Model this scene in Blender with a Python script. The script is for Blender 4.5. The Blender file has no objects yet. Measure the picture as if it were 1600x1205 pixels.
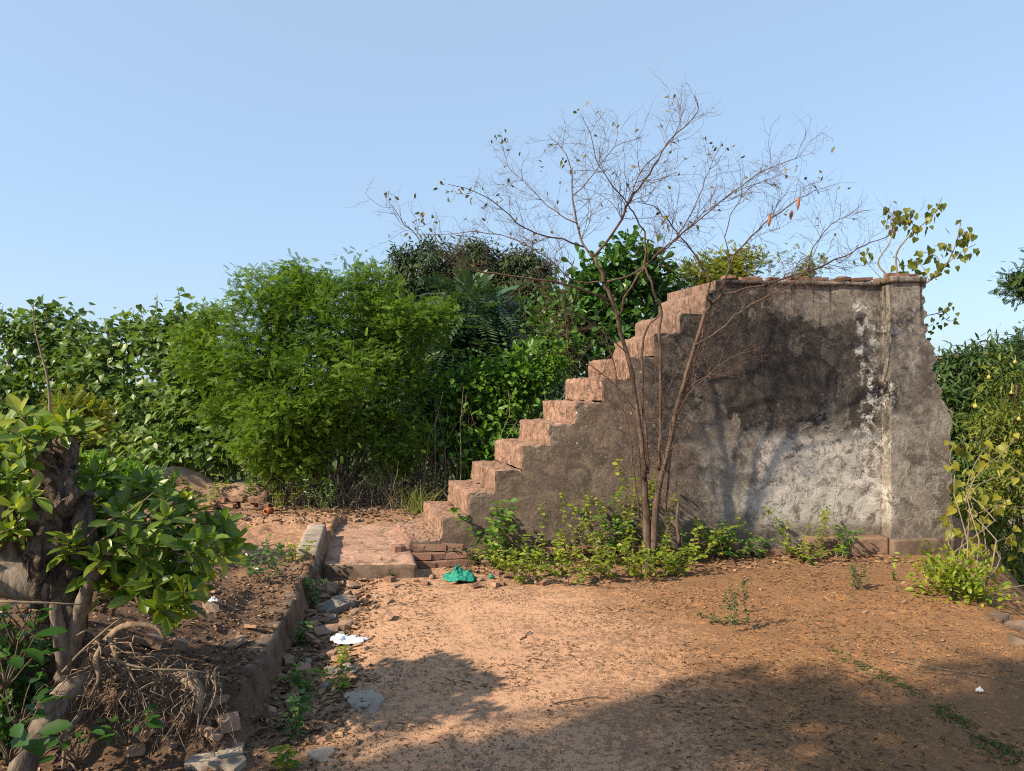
import bpy, math, random
import numpy as np
from mathutils import Vector, Matrix

# ------------------------------------------------------------------ camera, sky, sun, exposure
SC = bpy.context.scene
COL = SC.collection
F, HOR, CAMZ = 1111.0, 612.0, 1.6            # focal length in photo pixels, horizon row, eye height
cam_d = bpy.data.cameras.new('camera'); cam = bpy.data.objects.new('camera', cam_d); COL.objects.link(cam)
cam.location = (0, 0, CAMZ); cam.rotation_euler = (math.radians(90), 0, 0)
cam_d.sensor_width = 36; cam_d.lens = 36 * F / 1600; cam_d.shift_y = 9.5 / 1600
cam_d.clip_start = 0.05; cam_d.clip_end = 3000
SC.camera = cam

SUN_EL = math.radians(37)
SUN_DIR = Vector((0.855, 0.52, 0)).normalized() * math.cos(SUN_EL) + Vector((0, 0, -math.sin(SUN_EL)))   # way the light travels
world = bpy.data.worlds.new('World'); SC.world = world; world.use_nodes = True
wn = world.node_tree.nodes; wl = world.node_tree.links
sky = wn.new('ShaderNodeTexSky'); sky.sky_type = 'NISHITA'; sky.sun_disc = False
sky.sun_elevation = SUN_EL
sky.sun_rotation = math.atan2(-SUN_DIR.x, -SUN_DIR.y)
sky.altitude = 0; sky.air_density = 1.0; sky.dust_density = 1.5; sky.ozone_density = 3.0
haze = wn.new('ShaderNodeMix'); haze.data_type = 'RGBA'; haze.blend_type = 'ADD'; haze.inputs[0].default_value = 1.0      # thin even haze all over the sky
half = wn.new('ShaderNodeMix'); half.data_type = 'RGBA'; half.inputs[0].default_value = .5; half.inputs[7].default_value = (0, 0, 0, 1)
wl.new(sky.outputs[0], half.inputs[6]); wl.new(half.outputs[2], haze.inputs[6]); haze.inputs[7].default_value = (1.72, 2.38, 3.1, 1)
wl.new(haze.outputs[2], wn['Background'].inputs[0]); wn['Background'].inputs[1].default_value = 0.10
sun_d = bpy.data.lights.new('sun', 'SUN'); sun = bpy.data.objects.new('sun', sun_d); COL.objects.link(sun)
sun_d.energy = 5.0; sun_d.angle = math.radians(0.9); sun_d.color = (1.0, 0.84, 0.63)
sun.rotation_euler = SUN_DIR.to_track_quat('-Z', 'Y').to_euler(); sun.location = (-20, -12, 15)
SC.view_settings.view_transform = 'Standard'; SC.view_settings.look = 'None'
SC.view_settings.exposure = 0.88; SC.view_settings.gamma = 1.0
SC.cycles.max_bounces = 6; SC.cycles.diffuse_bounces = 3; SC.cycles.glossy_bounces = 2
SC.cycles.transmission_bounces = 3; SC.cycles.transparent_max_bounces = 4
SC.cycles.use_denoising = False; SC.cycles.filter_width = 1.1

rng = np.random.default_rng(7); random.seed(7)

# ------------------------------------------------------------------ helpers
def P(px, py, d):
    """a photo pixel at a known distance -> a point of the place"""
    return np.array(((px - 800) / F * d, d, CAMZ - (py - HOR) / F * d))

_T = np.random.default_rng(99).random(4096)
def vnoise(p):
    p = np.asarray(p, float); i = np.floor(p).astype(np.int64); f = p - i; f = f * f * (3 - 2 * f)
    def h(dx, dy, dz):
        n = (i[..., 0] + dx) * 73856093 ^ (i[..., 1] + dy) * 19349663 ^ (i[..., 2] + dz) * 83492791
        return _T[(n ^ (n >> 13)) & 4095]
    x, y, z = f[..., 0], f[..., 1], f[..., 2]
    a = h(0,0,0)*(1-x)+h(1,0,0)*x; b = h(0,1,0)*(1-x)+h(1,1,0)*x
    c = h(0,0,1)*(1-x)+h(1,0,1)*x; d = h(0,1,1)*(1-x)+h(1,1,1)*x
    return (a*(1-y)+b*y)*(1-z) + (c*(1-y)+d*y)*z
def fbm(p, s=1.0, o=4):
    p = np.asarray(p, float) * s; r = 0; a = .5; t = 0
    for k in range(o):
        r = r + a * vnoise(p + 17.3 * k); t += a; p = p * 2.03; a *= .5
    return r / t
def sstep(x, a, b):
    t = np.clip((x - a) / (b - a), 0, 1); return t * t * (3 - 2 * t)
def nrm(v): return v / np.maximum(np.linalg.norm(v, axis=-1, keepdims=True), 1e-9)

class MB:
    """collects shapes; build() links them as ONE mesh object"""
    def __init__(s): s.v = []; s.f = []; s.n = 0; s.r = []; s.mi = []
    def add(s, v, f, r=0.0, mi=0):
        v = np.asarray(v, float).reshape(-1, 3)
        s.v.append(v); s.r.append(np.broadcast_to(np.asarray(r, float), (len(v),)))
        for a in (f if isinstance(f, list) else [f]):
            a = np.asarray(a, np.int64); s.f.append(a + s.n)
            s.mi.append(np.broadcast_to(np.asarray(mi, np.int32), (len(a),)))
        s.n += len(v)
    def mesh(s, name, mats, off=(0, 0, 0), smooth=True, weld=0):
        me = bpy.data.meshes.new(name); v = np.concatenate(s.v) - np.asarray(off, float)
        me.vertices.add(len(v)); me.vertices.foreach_set('co', v.astype(np.float32).ravel())
        sizes = np.concatenate([np.full(len(a), a.shape[1]) for a in s.f]); loops = np.concatenate([a.ravel() for a in s.f])
        me.loops.add(len(loops)); me.loops.foreach_set('vertex_index', loops.astype(np.int32))
        me.polygons.add(len(sizes)); st = np.concatenate(([0], np.cumsum(sizes)[:-1]))
        me.polygons.foreach_set('loop_start', st.astype(np.int32)); me.polygons.foreach_set('loop_total', sizes.astype(np.int32))
        me.polygons.foreach_set('material_index', np.concatenate(s.mi).astype(np.int32))
        me.polygons.foreach_set('use_smooth', np.full(len(sizes), smooth))
        at = me.attributes.new('rnd', 'FLOAT', 'POINT'); at.data.foreach_set('value', np.concatenate(s.r).astype(np.float32))
        for m in (mats if isinstance(mats, (list, tuple)) else [mats]): me.materials.append(m)
        me.update(calc_edges=True)
        if weld:
            import bmesh
            b = bmesh.new(); b.from_mesh(me); bmesh.ops.remove_doubles(b, verts=b.verts, dist=weld)
            bmesh.ops.recalc_face_normals(b, faces=b.faces); b.to_mesh(me); b.free()
        me.validate(); return me
    def build(s, name, mats, parent=None, smooth=True, local=False, weld=0):
        off = (0, 0, 0)
        if parent is not None and not local:
            q = parent
            while q.parent: q = q.parent
            off = tuple(q.location)
        o = bpy.data.objects.new(name, s.mesh(name, mats, off, smooth, weld)); COL.objects.link(o)
        if parent is not None: o.parent = parent
        return o
def tag(o, label=None, cat=None, group=None, kind=None):
    for k, x in (('label', label), ('category', cat), ('group', group), ('kind', kind)):
        if x: o[k] = x
    return o
def thing(name, label, cat, loc=(0, 0, 0), group=None, rz=0):
    o = bpy.data.objects.new(name, None); COL.objects.link(o); o.location = tuple(float(c) for c in loc)
    o.rotation_euler = (0, 0, rz); o.empty_display_size = .1
    return tag(o, label, cat, group)
def one_mesh_thing(name, mb, mats, label, cat, base, group=None, smooth=True, weld=0):
    base = tuple(float(c) for c in base)
    o = bpy.data.objects.new(name, mb.mesh(name, mats, base, smooth, weld)); COL.objects.link(o); o.location = base
    return tag(o, label, cat, group)

def tube(mb, pts, rad, sides=6, r=0.0, bark=0.0, cap=True, bs=9.0):
    pts = np.asarray(pts, float); n = len(pts); rad = np.broadcast_to(np.asarray(rad, float), (n,))
    t = nrm(np.gradient(pts, axis=0)); u = np.cross(t[0], (0.31, .2, .93)); u = u / max(np.linalg.norm(u), 1e-6)
    ang = np.arange(sides) * 2 * math.pi / sides; V = np.empty((n, sides, 3))
    for k in range(n):
        u = u - t[k] * np.dot(u, t[k]); u = u / max(np.linalg.norm(u), 1e-6); w = np.cross(t[k], u)
        V[k] = pts[k] + rad[k] * (np.cos(ang)[:, None] * u + np.sin(ang)[:, None] * w)
    if bark:
        q = fbm(V.reshape(-1, 3) * (1, 1, .45), bs, 4).reshape(n, sides, 1) - .5
        V = V + (V - pts[:, None]) * q * bark * 2
    i = np.arange(n - 1)[:, None] * sides; j = np.arange(sides)[None]; j2 = (j + 1) % sides
    quads = np.stack((i + j, i + j2, i + sides + j2, i + sides + j), -1).reshape(-1, 4)
    V = V.reshape(-1, 3); fs = [quads]
    if cap:
        V = np.vstack((V, pts[0], pts[-1])); a, b = len(V) - 2, len(V) - 1; k = np.arange(sides); k2 = (k + 1) % sides; e = (n - 1) * sides
        fs.append(np.vstack((np.stack((k2, k, np.full(sides, a)), -1), np.stack((e + k, e + k2, np.full(sides, b)), -1))))
    mb.add(V, fs, r)
def smooth_path(pts, m=4):
    """Catmull-Rom through the points"""
    p = np.asarray(pts, float)
    if len(p) < 3: return np.linspace(p[0], p[-1], m + 1)
    q = np.vstack((2 * p[0] - p[1], p, 2 * p[-1] - p[-2])); out = []
    for k in range(len(p) - 1):
        a, b, c, d = q[k:k + 4]
        for t in np.arange(m) / m:
            out.append(.5 * (2*b + (c-a)*t + (2*a-5*b+4*c-d)*t*t + (3*b-a-3*c+d)*t**3))
    out.append(p[-1]); return np.array(out)
def limb(mb, a, b, r0, r1, wob=.08, n=7, sides=6, rise=0.0, bark=0.0, rg=rng):
    a = np.asarray(a, float); b = np.asarray(b, float); t = np.linspace(0, 1, n)[:, None]; L = np.linalg.norm(b - a)
    p = a + (b - a) * t; w = rg.normal(0, wob * L, (n, 3)); w[0] = w[-1] = 0
    p = p + w * .6; p[:, 2] += rise * L * np.sin(t[:, 0] * math.pi)
    tube(mb, smooth_path(p, 2), np.linspace(r0, r1, (n - 1) * 2 + 1), sides, rg.random(), bark)
    return p

# leaf shapes: base at the origin, length 1 along +y, upper side +z
def fan(rim, mid):
    v = [mid] + rim; n = len(rim)
    return np.array(v, float), [np.array([(0, 1 + k, 1 + (k + 1) % n) for k in range(n)])]
L_RHOMB = (np.array([(0,0,0), (-.24,.45,.07), (0,1,-.06), (.24,.45,.07)], float), [np.array([(0,3,2), (0,2,1)])])
L_OVAL = fan([(0,0,0), (.20,.22,.05), (.27,.55,.06), (.17,.84,.02), (0,1,-.08), (-.17,.84,.02), (-.27,.55,.06), (-.20,.22,.05)], (0,.5,-.02))
L_OBOV = fan([(0,0,0), (.13,.20,.05), (.27,.52,.09), (.30,.76,.08), (.17,.95,.0), (0,1,-.08), (-.17,.95,0), (-.30,.76,.08), (-.27,.52,.09), (-.13,.20,.05)], (0,.55,-.01))
L_HEART = fan([(0,.10,0), (.24,0,.03), (.43,.18,.07), (.40,.48,.06), (.18,.80,0), (0,1.08,-.10), (-.18,.80,0), (-.40,.48,.06), (-.43,.18,.07), (-.24,0,.03)], (0,.45,-.03))
L_LONG = (np.array([(0,0,0), (-.10,.3,.03), (.10,.3,.03), (-.09,.68,-.03), (.09,.68,-.03), (0,1,-.15)], float), [np.array([(0,2,1), (3,4,5)]), np.array([(1,2,4,3)])])
def feather(pairs, ll, lw, arch, ang=.95):
    vs, fs = [], []
    for k in range(pairs):
        y = (k + 1) / (pairs + .6); z = -arch * y * y
        for s in (-1, 1):
            l = ll * (1 - .45 * abs(y - .5)); b = np.array((0, y, z)); d = np.array((s * math.sin(ang), math.cos(ang), -.12)); w = np.array((-s * math.cos(ang), math.sin(ang), 0.15 * s)) * lw
            n = len(vs) * 4; vs.append(np.array((b, b + d * l * .5 + w, b + d * l, b + d * l * .5 - w))); fs.append((n, n + 1, n + 2, n + 3))
    return np.concatenate(vs), [np.array(fs)]
L_FEATHER = feather(7, .30, .075, .12)
L_FINE = feather(8, .25, .055, .15)
L_PINNATE = feather(7, .42, .055, .45, .8)

def leaf_add(mb, tm, pos, d, up, size, r, wid=None):
    """many copies of one leaf shape: pos, direction, upper side, length"""
    V, fs = tm; n = len(pos)
    if n == 0: return
    y = nrm(d); x = nrm(np.cross(y, up)); z = np.cross(x, y); s = np.broadcast_to(np.asarray(size, float), (n,))[:, None, None]
    w = np.ones((n, 1, 1)) if wid is None else np.asarray(wid).reshape(n, 1, 1)
    W = (V[None, :, :1] * w * x[:, None] + V[None, :, 1:2] * y[:, None] + V[None, :, 2:] * z[:, None]) * s + pos[:, None]
    off = (np.arange(n) * len(V))[:, None, None]
    mb.add(W.reshape(-1, 3), [(f[None] + off).reshape(-1, f.shape[1]) for f in fs], np.repeat(np.broadcast_to(r, (n,)), len(V)))
def crown_pts(lobes, n, rg, shell=.30, gap=0.0, gs=1.6):
    lob = np.array(lobes, float); c, R = lob[:, :3], lob[:, 3:]
    w = (R[:, 0]*R[:, 1]*R[:, 2]) ** (2/3); k = rg.choice(len(lob), int(n * 3.5), p=w / w.sum())
    d = nrm(rg.normal(size=(len(k), 3))); r = np.clip(1 - shell * np.abs(rg.normal(size=len(k))) + .12 * rg.normal(size=len(k)), .05, 1.32)
    p = c[k] + d * R[k] * r[:, None]; keep = np.ones(len(k), bool)
    for j in range(len(lob)):
        q = np.linalg.norm((p - c[j]) / R[j], axis=1); keep &= ~((q < .62) & (k != j))
    if gap: keep &= fbm(p, gs, 3) > gap
    i = np.nonzero(keep)[0][:n]
    return p[i], nrm(d[i] / R[k[i]]), k[i]
def clusters(mb, tm, pts, out, m, spread, size, rg, ow=.8, jit=.9, zb=0.0, upj=.5, r0=None, sv=.3, wid=None, fl=1.0):
    n = len(pts); q = np.repeat(pts, m, 0) + rg.normal(0, spread, (n * m, 3)) * (1, 1, fl)
    d = np.repeat(out, m, 0) * ow + rg.normal(0, jit, (n * m, 3)); d[:, 2] *= fl; d = nrm(d); d[:, 2] += zb; d = nrm(d)
    up = np.array((0, 0, 1.)) + np.repeat(out, m, 0) * .5 * fl + rg.normal(0, upj, (n * m, 3))
    base = rg.random(n) if r0 is None else r0
    r = np.clip(np.repeat(base, m) * .55 + rg.random(n * m) * .45, 0, 1)
    leaf_add(mb, tm, q, d, up, size * (1 + sv * rg.uniform(-1, 1, n * m)), r)
    return q

# ------------------------------------------------------------------ materials
class NT:
    def __init__(s, name):
        s.m = bpy.data.materials.new(name); s.m.use_nodes = True; s.t = s.m.node_tree; s.b = s.t.nodes['Principled BSDF']
        s.out = s.t.nodes['Material Output']
    def put(s, sock, x):
        if hasattr(x, 'is_linked') or isinstance(x, bpy.types.NodeSocket): s.t.links.new(x, sock)
        elif isinstance(x, (tuple, list)) and len(x) == 3 and sock.type == 'RGBA': sock.default_value = (*x, 1)
        else: sock.default_value = x
    def node(s, ty, ins=(), **kw):
        n = s.t.nodes.new(ty)
        for k, v in kw.items(): setattr(n, k, v)
        for k, v in (ins.items() if isinstance(ins, dict) else enumerate(ins)): s.put(n.inputs[k], v)
        return n
    def co(s): return s.node('ShaderNodeTexCoord').outputs['Object']
    def geo_pos(s): return s.node('ShaderNodeNewGeometry').outputs['Position']
    def m_(s, op, a, b=0.0): return s.node('ShaderNodeMath', (a, b), operation=op).outputs[0]
    def noise(s, v, sc, det=4, ro=.55, dist=0.0):
        return s.node('ShaderNodeTexNoise', {'Vector': v, 'Scale': sc, 'Detail': det, 'Roughness': ro, 'Distortion': dist}).outputs[0]
    def voro(s, v, sc, feat='F1'):
        return s.node('ShaderNodeTexVoronoi', {'Vector': v, 'Scale': sc}, feature=feat).outputs[0]
    def mr(s, v, a, b, c=0.0, d=1.0):
        return s.node('ShaderNodeMapRange', (v, a, b, c, d), interpolation_type='SMOOTHSTEP').outputs[0]
    def mix(s, f, a, b, mode='MIX'):
        n = s.node('ShaderNodeMix', data_type='RGBA', blend_type=mode); s.put(n.inputs[0], f); s.put(n.inputs[6], a); s.put(n.inputs[7], b); return n.outputs[2]
    def map(s, v, scale, loc=(0, 0, 0), rot=(0, 0, 0)):
        return s.node('ShaderNodeMapping', {'Vector': v, 'Scale': scale, 'Location': loc, 'Rotation': rot}).outputs[0]
    def sep(s, v): return s.node('ShaderNodeSeparateXYZ', (v,)).outputs
    def bump(s, h, st, dist): return s.node('ShaderNodeBump', {'Height': h, 'Strength': st, 'Distance': dist}).outputs[0]
    def fin(s, col, rough=.9, spec=.2, normal=None):
        s.put(s.b.inputs['Base Color'], col); s.put(s.b.inputs['Roughness'], rough); s.put(s.b.inputs['Specular IOR Level'], spec)
        if normal is not None: s.put(s.b.inputs['Normal'], normal)
        return s.m
    def rnd(s):
        a = s.node('ShaderNodeAttribute', attribute_name='rnd').outputs['Fac']; o = s.node('ShaderNodeObjectInfo').outputs['Random']
        return s.m_('FRACT', s.m_('ADD', a, s.m_('MULTIPLY', o, .97)))
    def box(s, x, z, x0, x1, z0, z1, e):
        a = s.m_('MULTIPLY', s.mr(x, x0 - e, x0 + e), s.mr(x, x1 + e, x1 - e)); b = s.m_('MULTIPLY', s.mr(z, z0 - e, z0 + e), s.mr(z, z1 + e, z1 - e))
        return s.m_('MULTIPLY', a, b)

def leaf_mat(name, c1, c2, c3, trans=.30, rough=.45, spec=.35, objrnd=False, veins=False):
    n = NT(name); r = n.rnd() if objrnd else n.node('ShaderNodeAttribute', attribute_name='rnd').outputs['Fac']
    col = n.mix(n.mr(r, .0, .55), c1, c2); col = n.mix(n.mr(r, .72, 1.0), col, c3)
    if veins:
        x, y = n.sep(n.co())[0:2]; ax = n.m_('ABSOLUTE', x); rib = n.mr(ax, .022, .006); sv = n.m_('MULTIPLY', n.mr(n.m_('ABSOLUTE', n.m_('SUBTRACT', n.m_('FRACT', n.m_('MULTIPLY', n.m_('SUBTRACT', y, n.m_('MULTIPLY', ax, .7)), 9.0)), .5)), .10, .02), .35)
        col = n.mix(n.m_('MULTIPLY', n.m_('MAXIMUM', rib, sv), .45), col, (.30, .34, .08)); col = n.mix(n.m_('MULTIPLY', n.mr(n.noise(n.co(), 5, 5, .7), .60, .72), .35), col, (.16, .12, .03))
    n.fin(col, rough, spec)
    tr = n.node('ShaderNodeBsdfTranslucent', (n.mix(1.0, col, (1.5, 1.45, .7), 'MULTIPLY'),))
    mx = n.node('ShaderNodeMixShader', (trans, n.b.outputs[0], tr.outputs[0])); n.t.links.new(mx.outputs[0], n.out.inputs[0])
    return n.m
def bark_mat(name, c1, c2, sc=30, st=.5):
    n = NT(name); v = n.geo_pos(); a = n.noise(n.map(v, (1, 1, .3)), sc, 5, .65); b = n.noise(v, 4, 3)
    r = n.node('ShaderNodeAttribute', attribute_name='rnd').outputs['Fac']
    col = n.mix(n.mr(a, .3, .7), c1, c2); col = n.mix(n.m_('MULTIPLY', n.mr(b, .45, .7), .5), col, tuple(x * .45 for x in c1))
    return n.fin(col, .9, .15, n.bump(a, st, .01))

M = {}
# --- old lime plaster (coordinates: u along the wall, z up)
def plaster(name='plaster'):
    n = NT(name); v = n.co(); x, y, z = n.sep(v)[0:3]
    n1 = n.noise(v, 2.2, 6, .62); n2 = n.noise(v, 9, 6, .65, .6); n3 = n.noise(v, 38, 5, .7); n4 = n.noise(n.map(v, (1, 1, .22)), 7, 5, .65)
    col = n.mix(n.mr(n1, .35, .68), (.145, .122, .100), (.280, .248, .210))
    col = n.mix(n.mr(n2, .42, .72), col, (.185, .165, .140))
    # stair flank is browner
    flank = n.mr(n.m_('ADD', x, n.m_('MULTIPLY', n.m_('SUBTRACT', n2, .5), .9)), 2.1, 2.75)
    col = n.mix(n.m_('MULTIPLY', n.m_('SUBTRACT', 1.0, flank), .65), col, n.mix(n.mr(n2, .35, .65), (.088, .058, .039), (.165, .110, .076)))
    # black mould on the upper panel
    wob = n.m_('MULTIPLY', n.m_('SUBTRACT', n1, .5), .8); wob2 = n.m_('MULTIPLY', n.m_('SUBTRACT', n2, .5), .55)
    xx = n.m_('ADD', n.m_('ADD', x, wob), wob2); zz = n.m_('ADD', n.m_('ADD', z, n.m_('MULTIPLY', wob, .8)), wob2)
    mould = n.box(xx, zz, 2.05, 4.36, 1.12, 2.72, .16)
    mould2 = n.box(xx, n.m_('ADD', z, n.m_('MULTIPLY', wob2, .45)), 3.05, 4.36, 1.14, 1.62, .07)
    tanp = n.box(xx, zz, 3.35, 4.5, 2.36, 2.9, .08)
    md = n.m_('MAXIMUM', mould, mould2); md = n.m_('MULTIPLY', md, n.m_('SUBTRACT', 1.0, n.m_('MULTIPLY', tanp, .9)))
    md = n.m_('MULTIPLY', md, n.mr(n.m_('ADD', n2, n.m_('MULTIPLY', n3, .45)), .80, 1.05, 1.0, .60)); clear = n.m_('SUBTRACT', 1.0, md)
    core = n.box(xx, zz, 2.55, 4.28, 1.38, 2.42, .20); sp = n.noise(n.map(v, (1, 1, 1), (5, 2, 9)), 13, 9, .82, .4); thr = n.m_('MULTIPLY', core, .085)
    speck = n.m_('MULTIPLY', n.mr(n.m_('SUBTRACT', sp, thr), .485, .535), .52)
    mcol = n.mix(speck, n.mix(n.mr(n3, .4, .65), (.013, .013, .0135), (.034, .032, .031)), n.mix(n2, (.145, .130, .110), (.230, .208, .180)))
    col = n.mix(n.m_('MULTIPLY', md, .95), col, mcol)
    # general weathering blotches
    bl = n.m_('MULTIPLY', n.mr(n.noise(v, 3.4, 9, .76, 1.0), .525, .575), .62); col = n.mix(bl, col, (.055, .047, .041)); pl = n.m_('MULTIPLY', n.mr(n.noise(n.map(v, (1, 1, 1), (7, 3, 1)), 4.2, 8, .74, .8), .56, .66), .6); col = n.mix(n.m_('MULTIPLY', n.m_('MULTIPLY', pl, flank), clear), col, (.31, .28, .24))
    mt = n.m_('MULTIPLY', n.mr(n.noise(n.map(v, (1, 1, 1), (3, 9, 5)), 12, 9, .82, .3), .49, .54), .5); col = n.mix(mt, col, (.070, .059, .050)); mp = n.m_('MULTIPLY', n.mr(n.noise(n.map(v, (1, 1, 1), (13, 1, 8)), 9, 9, .82, .3), .55, .59), .42); col = n.mix(n.m_('MULTIPLY', n.m_('MULTIPLY', mp, flank), clear), col, (.36, .33, .285))
    st = n.m_('MULTIPLY', n.mr(n4, .50, .68), .6); col = n.mix(st, col, (.09, .072, .06))
    # flaked top coat with crisp edges, and drips from the top
    fl = n.noise(n.map(v, (1, 1, 1), (21, 4, 2)), 1.7, 10, .66, .5); flank = n.m_('MULTIPLY', flank, n.m_('SUBTRACT', 1.0, n.m_('MULTIPLY', core, .7))); flake = n.m_('MULTIPLY', n.mr(fl, .565, .578), flank); rim = n.m_('MULTIPLY', n.m_('MULTIPLY', n.mr(fl, .556, .566), n.mr(fl, .580, .570)), flank)
    col = n.mix(n.m_('MULTIPLY', flake, .45), col, n.mix(n3, (.16, .135, .11), (.30, .265, .22))); col = n.mix(n.m_('MULTIPLY', rim, .6), col, (.42, .39, .34))
    drip = n.m_('MULTIPLY', n.mr(n.noise(n.map(v, (1, 1, .035)), 19, 4, .6), .55, .66), n.mr(n.m_('ADD', z, n.m_('MULTIPLY', n1, .9)), 2.1, 3.0)); col = n.mix(n.m_('MULTIPLY', drip, .75), col, (.035, .030, .027))
    # pale lime and bare patches
    lime = n.m_('MULTIPLY', n.box(xx, n.m_('ADD', z, n.m_('MULTIPLY', wob2, .35)), 2.6, 4.37, .32, 1.17, .16), n.mr(n2, .42, .60)); col = n.mix(n.m_('MULTIPLY', lime, .55), col, (.34, .315, .275))
    lim2 = n.m_('MULTIPLY', n.box(xx, n.m_('ADD', z, n.m_('MULTIPLY', wob2, .35)), 3.10, 4.40, .30, 1.17, .07), n.mr(n.m_('ADD', n2, n.m_('MULTIPLY', n3, .5)), .60, .80)); col = n.mix(n.m_('MULTIPLY', lim2, .62), col, (.50, .475, .43))
    edge = n.m_('MULTIPLY', n.box(xx, z, 4.22, 4.40, .5, 2.5, .07), n.mr(n.m_('ADD', n2, n.m_('MULTIPLY', n3, .6)), .78, .92)); col = n.mix(edge, col, (.58, .55, .50))
    lich = n.m_('MULTIPLY', n.box(xx, zz, .95, 2.2, .95, 2.35, .25), n.mr(n.noise(v, 21, 6, .72), .60, .66)); col = n.mix(lich, col, (.44, .43, .37))
    bits = n.mr(n.noise(v, 16, 6, .75), .69, .735); col = n.mix(n.m_('MULTIPLY', bits, .8), col, (.50, .46, .41))
    damp = n.m_('MULTIPLY', n.mr(z, .42, .05), n.mr(n1, .35, .6)); col = n.mix(n.m_('MULTIPLY', damp, .55), col, (.125, .088, .066))
    cr = n.voro(n.map(v, (1, 1, 1.2)), 2.3, 'DISTANCE_TO_EDGE'); cr = n.m_('MULTIPLY', n.mr(cr, .012, .0), n.mr(n1, .45, .6)); col = n.mix(n.m_('MULTIPLY', cr, .25), col, (.05, .042, .036))
    h = n.m_('ADD', n.m_('MULTIPLY', n2, .6), n.m_('MULTIPLY', n3, .5)); h = n.m_('SUBTRACT', h, n.m_('MULTIPLY', cr, .12)); h = n.m_('SUBTRACT', h, n.m_('MULTIPLY', n.m_('ADD', lim2, flake), .35))
    return n.fin(col, .93, .12, n.bump(h, .75, .02))
M['plaster'] = plaster()
def pink(name, c1, c2, c3):
    n = NT(name); v = n.co(); n1 = n.noise(v, 3, 5, .6); n2 = n.noise(n.map(v, (1, 1, .25)), 26, 5, .7); n3 = n.noise(v, 60, 4, .7)
    col = n.mix(n.mr(n1, .3, .7), c1, c2); col = n.mix(n.m_('MULTIPLY', n.mr(n2, .48, .62), .75), col, c3)
    col = n.mix(n.m_('MULTIPLY', n.mr(n.noise(v, 6, 7, .74, .6), .47, .62), .70), col, (.105, .072, .052)); col = n.mix(n.m_('MULTIPLY', n.mr(n.sep(v)[2], 1.6, 2.6), .30), col, (.13, .105, .09))
    return n.fin(col, .92, .12, n.bump(n.m_('ADD', n2, n.m_('MULTIPLY', n3, .5)), .7, .018))
M['landing'] = pink('pale_pink_render', (.34, .205, .145), (.46, .29, .21), (.21, .125, .085))
M['step'] = pink('worn_pink_masonry', (.225, .136, .098), (.335, .208, .150), (.085, .053, .038))
def brickm(name, c1, c2):
    n = NT(name); v = n.geo_pos(); a = n.noise(v, 14, 5, .65); b = n.noise(v, 70, 4, .7); r = n.rnd()
    col = n.mix(r, c1, c2); col = n.mix(n.m_('MULTIPLY', n.mr(a, .42, .68), .7), col, (.19, .135, .10))
    return n.fin(col, .92, .12, n.bump(n.m_('ADD', a, b), .6, .012))
M['brick'] = brickm('old_red_brick', (.15, .080, .056), (.25, .140, .100))
M['rubble'] = brickm('rubble_fragment', (.22, .15, .11), (.36, .22, .15))
def concrete(name, c1, c2):
    n = NT(name); v = n.geo_pos(); a = n.noise(v, 6, 6, .65); b = n.noise(v, 55, 4, .7)
    col = n.mix(n.mr(a, .35, .65), c1, c2); col = n.mix(n.m_('MULTIPLY', n.mr(b, .55, .75), .4), col, tuple(x * .4 for x in c1))
    return n.fin(col, .92, .12, n.bump(n.m_('ADD', a, n.m_('MULTIPLY', b, .6)), .6, .012))
M['concrete'] = concrete('weathered_concrete', (.20, .16, .125), (.33, .285, .235))
M['kerb'] = concrete('brown_kerb_render', (.085, .060, .043), (.17, .125, .092))
M['dusty'] = concrete('dusty_brown_render', (.15, .095, .066), (.26, .165, .115))
M['ruin'] = brickm('dusty_ruin_brick', (.23, .135, .09), (.33, .20, .135))
M['clod'] = brickm('shade_darkened_soil_clod', (.055, .036, .026), (.15, .098, .066))  # humus tone darkened further to stand in for shade on the mound
M['pale'] = concrete('pale_cement', (.36, .33, .27), (.48, .45, .38))
M['grey'] = concrete('grey_cement', (.17, .155, .135), (.27, .25, .22))

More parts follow.
